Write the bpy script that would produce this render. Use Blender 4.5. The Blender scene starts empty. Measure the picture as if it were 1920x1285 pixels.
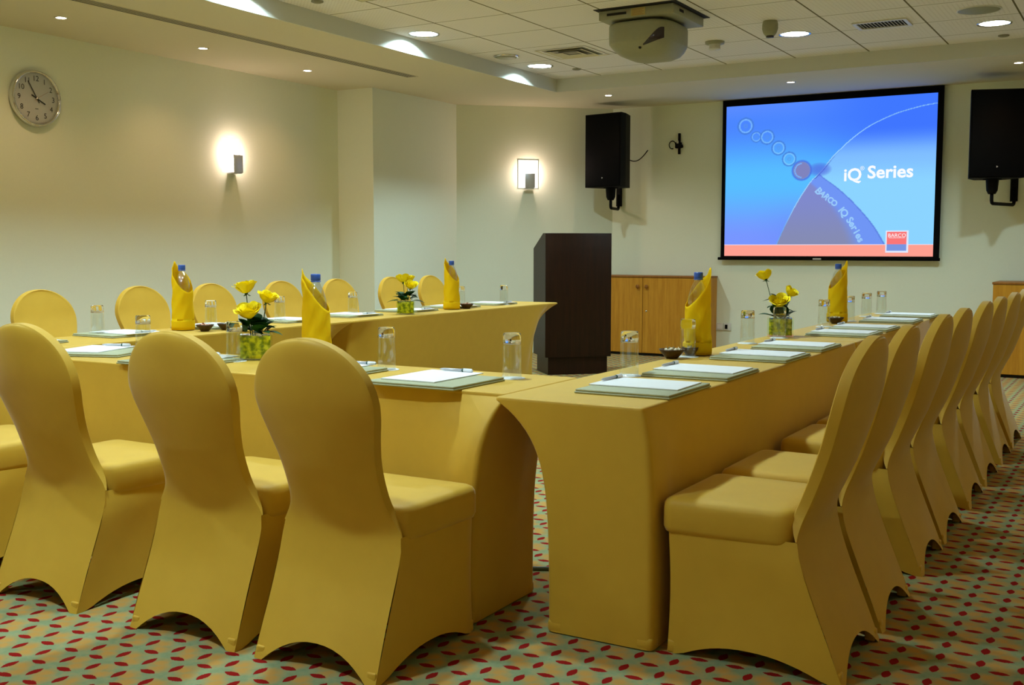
import bpy, bmesh, math, random
from mathutils import Vector, Matrix
random.seed(7)
PI = math.pi
scene = bpy.context.scene
COL = scene.collection

# ------------------------------------------------------------------ helpers
def lin(r, g, b):
    f = lambda c: (c / 255) / 12.92 if c / 255 <= 0.04045 else ((c / 255 + 0.055) / 1.055) ** 2.4
    return (f(r), f(g), f(b), 1.0)

class NT:
    def __init__(s, name):
        s.mat = bpy.data.materials.new(name); s.mat.use_nodes = True
        s.t = s.mat.node_tree; s.b = s.t.nodes['Principled BSDF']
    def n(s, typ, **kw):
        nd = s.t.nodes.new(typ)
        for k, v in kw.items(): setattr(nd, k, v)
        return nd
    def put(s, sock, v):
        if v is None: return
        if hasattr(v, 'links') or isinstance(v, bpy.types.NodeSocket): s.t.links.new(v, sock)
        else: sock.default_value = v
    def m(s, op, a, b=None, c=None, clamp=False):
        nd = s.n('ShaderNodeMath', operation=op, use_clamp=clamp)
        s.put(nd.inputs[0], a); s.put(nd.inputs[1], b); s.put(nd.inputs[2], c)
        return nd.outputs[0]
    def mix(s, f, a, b):
        nd = s.n('ShaderNodeMix', data_type='RGBA')
        s.put(nd.inputs[0], f); s.put(nd.inputs[6], a); s.put(nd.inputs[7], b)
        return nd.outputs[2]
    def coords(s): return s.n('ShaderNodeTexCoord').outputs['Object']
    def noise(s, vec, scale, detail=2, rough=.5):
        nd = s.n('ShaderNodeTexNoise'); s.put(nd.inputs['Vector'], vec)
        nd.inputs['Scale'].default_value = scale; nd.inputs['Detail'].default_value = detail
        nd.inputs['Roughness'].default_value = rough
        return nd.outputs['Fac']
    def mapping(s, vec, scale):
        nd = s.n('ShaderNodeMapping'); s.put(nd.inputs['Vector'], vec); nd.inputs['Scale'].default_value = scale
        return nd.outputs['Vector']
    def bump(s, h, strength=.3, dist=.002):
        nd = s.n('ShaderNodeBump'); s.put(nd.inputs['Height'], h)
        nd.inputs['Strength'].default_value = strength; nd.inputs['Distance'].default_value = dist
        s.t.links.new(nd.outputs['Normal'], s.b.inputs['Normal'])
    def base(s, v, rough=.5, metal=0, spec=None):
        s.put(s.b.inputs['Base Color'], v); s.b.inputs['Roughness'].default_value = rough
        s.b.inputs['Metallic'].default_value = metal
        if spec is not None: s.b.inputs['Specular IOR Level'].default_value = spec
        return s

def plain(name, col, rough=.5, metal=0, spec=None, vary=.06, scale=30):
    k = NT(name)
    nz = k.noise(k.coords(), scale)
    d = (col[0] * (1 - vary * 2), col[1] * (1 - vary * 2), col[2] * (1 - vary * 2), 1)
    k.base(k.mix(nz, d, col), rough, metal, spec)
    return k.mat

def emit(name, col, strength):
    k = NT(name); k.base((0, 0, 0, 1), .6)
    k.b.inputs['Emission Color'].default_value = col; k.b.inputs['Emission Strength'].default_value = strength
    return k.mat

def glassm(name, col=(1, 1, 1, 1), ior=1.45, rough=0.0):
    k = NT(name); k.base(col, rough); k.b.inputs['Transmission Weight'].default_value = 1; k.b.inputs['IOR'].default_value = ior
    return k.mat

def fabric(name, col, weave=900, rough=.75, sheen=.25):
    k = NT(name); c = k.coords()
    nz = k.noise(c, 14, 3)
    fine = k.noise(c, weave, 2)
    col2 = (col[0] * .9, col[1] * .88, col[2] * .82, 1)
    k.base(k.mix(nz, col2, col), rough, 0, .4)
    k.b.inputs['Sheen Weight'].default_value = sheen; k.b.inputs['Sheen Roughness'].default_value = .28
    k.bump(fine, .15, .0006)
    return k.mat

def wood(name, c1, c2, rough=.35, axis='Z', scale=1.0):
    k = NT(name); c = k.coords()
    sc = {'Z': (14, 14, .9), 'X': (.9, 14, 14), 'Y': (14, .9, 14)}[axis]
    v = k.mapping(c, tuple(a * scale for a in sc))
    n1 = k.noise(v, 2.2, 5, .6); n2 = k.noise(v, 14, 3, .6)
    f = k.m('ADD', k.m('MULTIPLY', n1, .75), k.m('MULTIPLY', n2, .25))
    f = k.m('MULTIPLY_ADD', k.m('SUBTRACT', f, .5), 2.4, .5, clamp=True)
    k.base(k.mix(f, c1, c2), rough, 0, .22)
    k.bump(n2, .05, .001)
    return k.mat

class MB:
    def __init__(s): s.bm = bmesh.new(); s.mi = 0; s.M = Matrix()
    def v(s, p): return s.bm.verts.new(s.M @ Vector(p))
    def f(s, vs, smooth=False):
        try: fc = s.bm.faces.new(vs)
        except ValueError: return None
        fc.material_index = s.mi; fc.smooth = smooth
        return fc
    def box(s, x0, x1, y0, y1, z0, z1, bev=0.0, seg=2):
        tmp = bmesh.new()
        vs = [tmp.verts.new((x, y, z)) for x in (x0, x1) for y in (y0, y1) for z in (z0, z1)]
        for q in ((0, 1, 3, 2), (4, 6, 7, 5), (0, 4, 5, 1), (2, 3, 7, 6), (0, 2, 6, 4), (1, 5, 7, 3)):
            tmp.faces.new([vs[i] for i in q])
        if bev: bmesh.ops.bevel(tmp, geom=tmp.edges[:], offset=bev, segments=seg, profile=.5, affect='EDGES')
        s.take(tmp, bool(bev) and seg > 1)
    def take(s, tmp, smooth=False):
        mp = {}
        for v in tmp.verts: mp[v] = s.v(v.co)
        for f in tmp.faces: s.f([mp[v] for v in f.verts], smooth)
        tmp.free()
    def grid(s, pts, smooth=True, closeu=False):          # pts[row][col]
        vv = [[s.v(p) for p in row] for row in pts]
        n = len(vv[0])
        for i in range(len(vv) - 1):
            for j in range(n if closeu else n - 1):
                a, b = j, (j + 1) % n
                s.f([vv[i][a], vv[i][b], vv[i + 1][b], vv[i + 1][a]], smooth)
        return vv
    def lathe(s, prof, seg=24, smooth=True, c=(0, 0, 0), cap0=False, cap1=False):
        rows = [[(c[0] + r * math.cos(2 * PI * k / seg), c[1] + r * math.sin(2 * PI * k / seg), c[2] + z) for k in range(seg)] for r, z in prof]
        vv = s.grid(rows, smooth, True)
        if cap0: s.f(vv[0][::-1], False)
        if cap1: s.f(vv[-1], False)
        return vv
    def tube(s, pts, r, seg=8, caps=True):
        P = [Vector(p) for p in pts]; rows = []
        up = None
        for i, p in enumerate(P):
            d = (P[min(i + 1, len(P) - 1)] - P[max(i - 1, 0)]).normalized()
            if up is None: up = d.orthogonal().normalized()
            up = (up - d * up.dot(d)).normalized(); sd = d.cross(up)
            rr = r[i] if isinstance(r, (list, tuple)) else r
            rows.append([p + (up * math.cos(2 * PI * k / seg) + sd * math.sin(2 * PI * k / seg)) * rr for k in range(seg)])
        vv = s.grid(rows, True, True)
        if caps: s.f(vv[0][::-1]); s.f(vv[-1])
    def build(s, name, mats, parent=None, fix=True, loc=None, rz=None):
        bmesh.ops.remove_doubles(s.bm, verts=s.bm.verts[:], dist=1e-6)
        if fix: bmesh.ops.recalc_face_normals(s.bm, faces=s.bm.faces[:])
        me = bpy.data.meshes.new(name); s.bm.to_mesh(me); s.bm.free()
        for m in (mats if isinstance(mats, (list, tuple)) else [mats]): me.materials.append(m)
        o = bpy.data.objects.new(name, me); COL.objects.link(o)
        if parent is not None: o.parent = parent
        if loc is not None: o.location = loc
        if rz is not None: o.rotation_euler = (0, 0, rz)
        return o

def thing(name, label, cat, loc=(0, 0, 0), rz=0, group=None):
    o = bpy.data.objects.new(name, None); COL.objects.link(o); o.empty_display_size = .1
    o.location = loc; o.rotation_euler = (0, 0, rz)
    return tag(o, label, cat, group)
def tag(o, label, cat, group=None):
    o['label'] = label; o['category'] = cat
    if group: o['group'] = group
    return o
def struct(o): o['kind'] = 'structure'; return o
def kids(o): return [c for c in bpy.data.objects if c.parent == o]
def clone(src, loc, rz=None, label=None, group=None, scale=None):
    r = src.copy(); COL.objects.link(r); r.location = loc
    if rz is not None: r.rotation_euler = (0, 0, rz)
    if label: r['label'] = label
    if group: r['group'] = group
    if scale: r.scale = scale
    for ch in kids(src):
        c = ch.copy(); COL.objects.link(c); c.parent = r
        for g in kids(ch):
            d = g.copy(); COL.objects.link(d); d.parent = c
    return r
def herm(tab, z):
    n = len(tab)
    if z <= tab[0][0]: return tab[0][1]
    if z >= tab[-1][0]: return tab[-1][1]
    for i in range(n - 1):
        if tab[i][0] <= z <= tab[i + 1][0]: break
    x0, y0 = tab[i]; x1, y1 = tab[i + 1]
    def sl(k):
        if k == 0: return (tab[1][1] - tab[0][1]) / (tab[1][0] - tab[0][0])
        if k == n - 1: return (tab[-1][1] - tab[-2][1]) / (tab[-1][0] - tab[-2][0])
        return (tab[k + 1][1] - tab[k - 1][1]) / (tab[k + 1][0] - tab[k - 1][0])
    h = x1 - x0; t = (z - x0) / h; m0, m1 = sl(i) * h, sl(i + 1) * h
    return (2 * t**3 - 3 * t**2 + 1) * y0 + (t**3 - 2 * t**2 + t) * m0 + (-2 * t**3 + 3 * t**2) * y1 + (t**3 - t**2) * m1
def text_mesh(txt, size, spacing=1.0, align='CENTER', shear=0.0, bold=0.0):
    cu = bpy.data.curves.new('t', 'FONT'); cu.body = txt; cu.size = size; cu.align_x = align; cu.align_y = 'CENTER'
    cu.space_character = spacing; cu.shear = shear; cu.extrude = 0.0; cu.offset = bold; cu.resolution_u = 3
    o = bpy.data.objects.new('t', cu); COL.objects.link(o)
    dg = bpy.context.evaluated_depsgraph_get(); dg.update()
    me = bpy.data.meshes.new_from_object(o.evaluated_get(dg))
    bpy.data.objects.remove(o); bpy.data.curves.remove(cu)
    return me
def add_text(mb, txt, size, M, **kw):
    me = text_mesh(txt, size, **kw); t = bmesh.new(); t.from_mesh(me); bpy.data.meshes.remove(me)
    old = mb.M; mb.M = old @ M; mb.take(t); mb.M = old

# ------------------------------------------------------------------ materials
GOLD = (.67, .42, .04, 1)
M = {}
M['gold'] = fabric('gold_stretch_fabric', GOLD, 900, .6, .40)
M['wall'] = None
def wallmat(name, col):
    k = NT(name); c = k.coords()
    nz = k.noise(c, 55, 4, .6); big = k.noise(c, 1.2, 2)
    a = (col[0] * .93, col[1] * .93, col[2] * .91, 1)
    k.base(k.mix(k.m('ADD', k.m('MULTIPLY', nz, .6), k.m('MULTIPLY', big, .4)), a, col), .85, 0, .2)
    k.bump(nz, .12, .001); return k.mat
M['wall'] = wallmat('pale_sage_wallpaper', (.84, .90, .77, 1))
M['plaster'] = wallmat('cream_ceiling_paint', (.72, .68, .53, 1))
M['fascia'] = wallmat('white_fascia_paint', (.66, .68, .64, 1))
M['white'] = plain('white_plastic', (.72, .72, .68, 1), .4)
M['black'] = plain('black_plastic', (.002, .002, .002, 1), .6, spec=.1)
M['black_satin'] = plain('black_satin', (.0015, .0015, .002, 1), .6, spec=.06)
M['dark'] = plain('dark_gap', (.01, .009, .007, 1), .8)
M['chrome'] = plain('chrome', (.75, .75, .76, 1), .12, 1)
M['silver'] = plain('satin_silver', (.62, .64, .70, 1), .35, .3)
M['folder'] = plain('grey_green_leatherette', (.40, .42, .27, 1), .6, scale=200)
M['paper'] = plain('white_paper', (.82, .84, .88, 1), .7, vary=.01)
M['napkin'] = fabric('yellow_napkin_cloth', (.93, .56, .012, 1), 700, .8, .1)
k = NT('yellow_napkin_cloth'); k.base((.96, .70, .008, 1), .8, 0, .1); tl = k.n('ShaderNodeBsdfTranslucent'); tl.inputs[0].default_value = (.95, .60, .01, 1)
mx = k.n('ShaderNodeMixShader'); mx.inputs[0].default_value = .35; k.t.links.new(k.b.outputs[0], mx.inputs[1]); k.t.links.new(tl.outputs[0], mx.inputs[2]); k.t.links.new(mx.outputs[0], k.t.nodes['Material Output'].inputs['Surface'])
M['napkin'] = k.mat
M['cap'] = plain('blue_cap_plastic', (.03, .10, .45, 1), .4)
def thin_glass(name, tint, gl=.06):
    k = NT(name); t = k.t; t.nodes.remove(k.b)
    tr = k.n('ShaderNodeBsdfTransparent'); tr.inputs[0].default_value = tint
    g = k.n('ShaderNodeBsdfGlossy'); g.inputs[0].default_value = (1, 1, 1, 1); g.inputs['Roughness'].default_value = .02
    lw = k.n('ShaderNodeLayerWeight'); lw.inputs[0].default_value = .5
    f = k.m('ADD', k.m('MULTIPLY', k.m('POWER', lw.outputs['Facing'], 3.0), .3), gl, clamp=True)
    mx = k.n('ShaderNodeMixShader'); k.put(mx.inputs[0], f); t.links.new(tr.outputs[0], mx.inputs[1]); t.links.new(g.outputs[0], mx.inputs[2])
    t.links.new(mx.outputs[0], t.nodes['Material Output'].inputs['Surface']); return k.mat
M['thin'] = thin_glass('thin_clear_glass', (.97, .985, .98, 1))
M['glass'] = glassm('clear_glass')
M['water'] = thin_glass('water_bottle_plastic', (.90, .93, .95, 1), .16)
M['vaseglass'] = thin_glass('vase_glass', (.97, .99, .93, 1), .015)
M['cherry'] = wood('honey_cherry_veneer', (.42, .17, .012, 1), (.64, .32, .035, 1), .38)
M['cherry_dark'] = wood('cherry_edge', (.22, .08, .012, 1), (.34, .14, .03, 1), .4)
EB = 1
M['ebony'] = wood('dark_wenge_veneer', (.009, .003, .0012, 1), (.026, .008, .003, 1), .4)
M['bowl'] = wood('dark_turned_wood', (.035, .02, .01, 1), (.09, .05, .028, 1), .4, 'X', 3)
M['candy'] = plain('cream_candy_wrapper', (.75, .66, .45, 1), .3, scale=120, vary=.2)
M['candy_pink'] = plain('pink_candy_wrapper', (.7, .33, .2, 1), .3, scale=120, vary=.2)
M['leaf'] = plain('rose_leaf_green', (.012, .08, .016, 1), .6, spec=.2, vary=.2)
M['stem'] = plain('stem_green', (.03, .09, .02, 1), .5)
M['sconce'] = plain('brushed_steel', (.66, .70, .76, 1), .4, .6)
M['beige_plastic'] = plain('warm_grey_projector_plastic', (.33, .34, .24, 1), .5)
M['beige_dark'] = plain('grey_metal_bracket', (.27, .26, .19, 1), .5)
M['lens'] = plain('dark_lens', (.03, .02, .03, 1), .1)
M['yellow_label'] = plain('yellow_sticker', (.5, .42, .15, 1), .6)
M['red_ink'] = plain('red_ink', (.35, .12, .05, 1), .6)
M['ink'] = plain('black_ink', (.012, .012, .015, 1), .6)
M['dial'] = plain('silver_dial', (.50, .52, .52, 1), .4, 0, vary=.02)
M['green_ink'] = plain('green_pen_ring', (.01, .09, .08, 1), .4)
M['hal'] = emit('halogen_lens', (1, .84, .66, 1), 40)
M['lamp'] = emit('downlight_diffuser', (.76, 1, 1.05, 1), 540)
# roses
k = NT('yellow_rose_petal'); c = k.coords()
k.base(k.mix(k.noise(c, 60, 2), (.98, .74, .002, 1), (1, .88, .02, 1)), .6, 0, .2)
k.b.inputs['Subsurface Weight'].default_value = .0; M['petal'] = k.mat
k = NT('leaf_lined_glass_green'); c = k.coords()
k.base(k.mix(k.m('MULTIPLY_ADD', k.m('SUBTRACT', k.noise(c, 45, 3), .5), 4, .5, clamp=True), (.16, .22, .006, 1), (.72, .70, .02, 1)), .25); M['lining'] = k.mat
# perforated ceiling tiles with dark T-bar joints
k = NT('perforated_ceiling_tiles'); c = k.coords()
sx = k.n('ShaderNodeSeparateXYZ'); k.put(sx.inputs[0], c)
def frac(x, off, per): return k.m('FRACT', k.m('DIVIDE', k.m('SUBTRACT', x, off), per))
fx = frac(sx.outputs[0], -5.07 - .683 * 40, .683); fy = frac(sx.outputs[1], 10.03 - .662 * 60, .662)
ex = k.m('MULTIPLY', k.m('MINIMUM', fx, k.m('SUBTRACT', 1, fx)), .683)
ey = k.m('MULTIPLY', k.m('MINIMUM', fy, k.m('SUBTRACT', 1, fy)), .662)
jx = k.m('LESS_THAN', ex, .007); jy = k.m('LESS_THAN', ey, .0045)
joint = k.m('MAXIMUM', jx, jy)
hx = k.m('ABSOLUTE', k.m('SUBTRACT', frac(sx.outputs[0], 0, .034), .5)); hy = k.m('ABSOLUTE', k.m('SUBTRACT', frac(sx.outputs[1], 0, .034), .5))
hole = k.m('LESS_THAN', k.m('ADD', k.m('MULTIPLY', hx, hx), k.m('MULTIPLY', hy, hy)), .03)
inner = k.m('GREATER_THAN', k.m('MINIMUM', ex, ey), .05)
hole = k.m('MULTIPLY', k.m('MULTIPLY', hole, inner), k.m('MULTIPLY_ADD', k.noise(c, .6, 1), 1.4, -.35, clamp=True))
col = k.mix(hole, (.86, .85, .88, 1), (.42, .41, .42, 1)); col = k.mix(joint, col, (.16, .145, .08, 1))
k.base(col, .85, 0, .1); M['tiles'] = k.mat
# carpet: red leaves alternating along and across on a mottled green ground
k = NT('leaf_pattern_carpet'); c = k.coords()
P_ = .1143
nz = k.n('ShaderNodeTexNoise'); k.put(nz.inputs['Vector'], c); nz.inputs['Scale'].default_value = 260; nz.inputs['Detail'].default_value = 1
off = k.n('ShaderNodeVectorMath', operation='MULTIPLY_ADD'); k.put(off.inputs[0], nz.outputs['Color']); off.inputs[1].default_value = (.007, .007, 0)
k.put(off.inputs[2], c)
sx = k.n('ShaderNodeSeparateXYZ'); k.put(sx.inputs[0], off.outputs[0])
def cell(x, o): return k.m('MULTIPLY', k.m('SUBTRACT', k.m('FRACT', k.m('ADD', k.m('DIVIDE', k.m('SUBTRACT', x, o), P_), 200.5)), .5), P_)
def leafmask(dx, dy, hl, hw):      # long axis dy
    q = k.m('DIVIDE', dy, hl); q = k.m('SUBTRACT', 1, k.m('MULTIPLY', q, q))
    return k.m('LESS_THAN', k.m('ABSOLUTE', dx), k.m('MULTIPLY', q, hw))
ax, ay = cell(sx.outputs[0], -1.769 + .0035), cell(sx.outputs[1], 3.001 + .0035)
bx_, by_ = cell(sx.outputs[0], -1.769 + .0035 + P_ / 2), cell(sx.outputs[1], 3.001 + .0035 + P_ / 2)
red = k.m('MAXIMUM', leafmask(ax, ay, .031, .0135), leafmask(by_, bx_, .031, .0135))
def blob(dx, dy, r): 
    d = k.m('SQRT', k.m('ADD', k.m('MULTIPLY', dx, dx), k.m('MULTIPLY', dy, dy)))
    return k.m('SUBTRACT', 1, k.m('DIVIDE', d, r), clamp=True)
o1 = blob(cell(sx.outputs[0], -1.769 + .04), cell(sx.outputs[1], 3.001 + .012), .045)
o2 = blob(cell(sx.outputs[0], -1.712 + .012), cell(sx.outputs[1], 3.058 + .035), .045)
n2 = k.noise(c, 28, 3, .6)
org = k.m('MULTIPLY', k.m('MAXIMUM', o1, o2), 1.35); org = k.m('ADD', org, k.m('MULTIPLY', k.m('SUBTRACT', n2, .5), 1.6), clamp=True)
pile = k.noise(c, 900, 1)
ground = k.mix(n2, (.20, .28, .14, 1), (.36, .44, .26, 1))
ground = k.mix(org, ground, (.56, .32, .085, 1)); colr = k.mix(red, ground, (.30, .004, .006, 1))
colr = k.mix(k.m('MULTIPLY', pile, .35), colr, (.05, .04, .02, 1))
k.base(colr, .95, 0, .05); k.bump(pile, .4, .002); M['carpet'] = k.mat

# ------------------------------------------------------------------ room shell
HC, TC = 2.92, 3.055
XL, XR, YB, YF = -7.55, 1.75, -2.2, 12.05
def slab(name, x0, x1, y0, y1, z0, z1, mat):
    b = MB(); b.box(x0, x1, y0, y1, z0, z1); return struct(b.build(name, mat))
slab('floor', -8.2, 2.2, -2.6, 12.5, -.12, 0, M['carpet'])
slab('wall_left', XL - .15, XL, YB - .15, 9.17, 0, 3.2, M['wall'])
# projecting pier and canted corner wall as one prism
b = MB()
foot = [(XL - .15, 9.17), (-7.08, 9.17), (-7.08, 10.75), (-5.68, 12.05), (-5.68, 12.2), (XL - .15, 12.2)]
lo = [b.v((x, y, 0)) for x, y in foot]; hi = [b.v((x, y, 3.2)) for x, y in foot]
for i in range(6): b.f([lo[i], lo[(i + 1) % 6], hi[(i + 1) % 6], hi[i]])
b.f(lo[::-1]); b.f(hi); struct(b.build('wall_corner', M['wall']))
slab('wall_front', -5.68, XR + .15, YF, YF + .15, 0, 3.2, M['wall'])
slab('wall_right', XR, XR + .15, YB - .15, YF, 0, 3.2, M['wall'])
slab('wall_back', XL, XR, YB - .15, YB, 0, 3.2, M['wall'])
TX0, TX1, TY0, TY1 = -5.61, 1.0, -1.2, 10.46
b = MB(); 
b.box(XL, TX0, YB, YF, HC, 3.2); b.box(TX1, XR, YB, YF, HC, 3.2); b.box(TX0, TX1, TY1, YF, HC, 3.2); b.box(TX0, TX1, YB, TY0, HC, 3.2)
struct(b.build('ceiling_soffit', M['plaster']))
# upstand lining of the tray
for i, (x0, x1, y0, y1) in enumerate(((TX0, TX0 + .012, TY0, TY1), (TX1 - .012, TX1, TY0, TY1), (TX0 + .012, TX1 - .012, TY1 - .012, TY1), (TX0 + .012, TX1 - .012, TY0, TY0 + .012))):
    slab('trim_%d' % (i + 1), x0, x1, y0, y1, HC - .001, TC, M['fascia'])
# tile ceiling with round holes for the downlights
LAMPS = [(-5.40, 7.71), (-5.34, 9.62), (-2.70, 9.30), (-1.19, 9.68), (-5.38, 5.75), (-5.38, 3.8), (-5.38, 1.9), (-2.7, 5.7), (-2.7, 3.6), (-2.7, 1.4)]
tmp = bmesh.new()
def ring(pts):
    vs = [tmp.verts.new(p) for p in pts]
    for i in range(len(vs)): tmp.edges.new((vs[i], vs[(i + 1) % len(vs)]))
ring([(TX0, TY0, TC), (TX1, TY0, TC), (TX1, TY1, TC), (TX0, TY1, TC)])
LR = .118
for lx, ly in LAMPS: ring([(lx + LR * math.cos(2 * PI * q / 32), ly + LR * math.sin(2 * PI * q / 32), TC) for q in range(32)])
bmesh.ops.triangle_fill(tmp, use_beauty=True, use_dissolve=False, edges=tmp.edges[:])
for f in tmp.faces:
    if f.normal.z > 0: f.normal_flip()
bm_c = MB(); bm_c.take(tmp); bm_c.box(TX0 - .05, TX1 + .05, TY0 - .05, TY1 + .05, TC + .15, TC + .2)
struct(bm_c.build('ceiling', M['tiles'], fix=False))

# downlights in the tray
def downlight():
    t = thing('downlight', '', 'ceiling light', (0, 0, 0), 0, 'round downlights in the tiled tray')
    b = MB(); b.lathe([(LR + .016, -.001), (LR + .014, -.005), (LR - .001, -.004), (LR - .002, .002)], 40); b.build('trim_ring', M['chrome'], t)
    b = MB(); b.lathe([(LR - .001, 0), (LR - .022, .075)], 40); b.build('reflector', M['white'], t)
    b = MB(); b.lathe([(LR - .022, .072), (LR * .5, .070), (.001, .0695)], 40); b.build('diffuser', M['lamp'], t)
    return t
dl = downlight()
dl_labels = ['bright round downlight at the left of the tray, above the slot grille end', 'round downlight in the far left tray corner beside the round air valve',
 'round downlight between the hanging white dome and the slatted grille', 'round downlight nearest the far right, beside the flat disc speaker']
for i, (x, y) in enumerate(LAMPS):
    lb = dl_labels[i] if i < 4 else 'round recessed downlight in the tiled tray, out over the tables'
    (dl if i == 0 else clone(dl, (x, y, TC))).location = (x, y, TC)
    o = [q for q in bpy.data.objects if q.parent is None and q.get('category') == 'ceiling light'][-1] if i else dl
    o['label'] = lb
# soffit halogens
HAL = [(-6.92, 5.30), (-6.94, 6.69), (-6.95, 8.01), (-5.22, 10.95), (-3.23, 11.02), (-1.13, 10.93), (-6.92, 3.9), (-6.92, 2.5), (-6.92, 1.0), (1.3, 9.5), (1.3, 6.5), (1.3, 3.5), (-4.5, -1.7), (-2.5, -1.7), (-.5, -1.7)]
hb = thing('halogen_spot', '', 'spotlight', (0, 0, HC), 0, 'small halogen spots in the soffit')
b = MB(); b.lathe([(.05, 0), (.048, -.004), (.036, -.004), (.034, .0)], 28); b.build('trim_ring', M['white'], hb)
b = MB(); b.lathe([(.035, -.002), (.02, -.004), (.001, -.005)], 24); b.build('lamp_lens', M['hal'], hb)
hl_labels = ['small halogen spot in the left soffit above the wall clock', 'small halogen spot in the left soffit, above the left wall sconce', 'small halogen spot in the left soffit next to the tan pier',
 'small halogen spot in the far soffit beside the tray corner', 'small halogen spot in the far soffit above the projection screen', 'small halogen spot in the far soffit above the right loudspeaker']
for i, (x, y) in enumerate(HAL):
    o = hb if i == 0 else clone(hb, (x, y, HC))
    o.location = (x, y, HC); o['label'] = hl_labels[i] if i < 6 else 'unseen small recessed halogen spot in the soffit around the room edge'
    L = bpy.data.lights.new('halogen', 'SPOT'); L.energy = 17 if i < 9 else (25 if i < 12 else 85); L.color = (1, .58, .28); L.spot_size = math.radians(125); L.spot_blend = .9; L.shadow_soft_size = .035  # strongest rear spots are added behind the camera to warm the chair backs
    lo = bpy.data.objects.new('halogen_light', L); COL.objects.link(lo); lo.location = (x, y, HC - .02)

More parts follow.
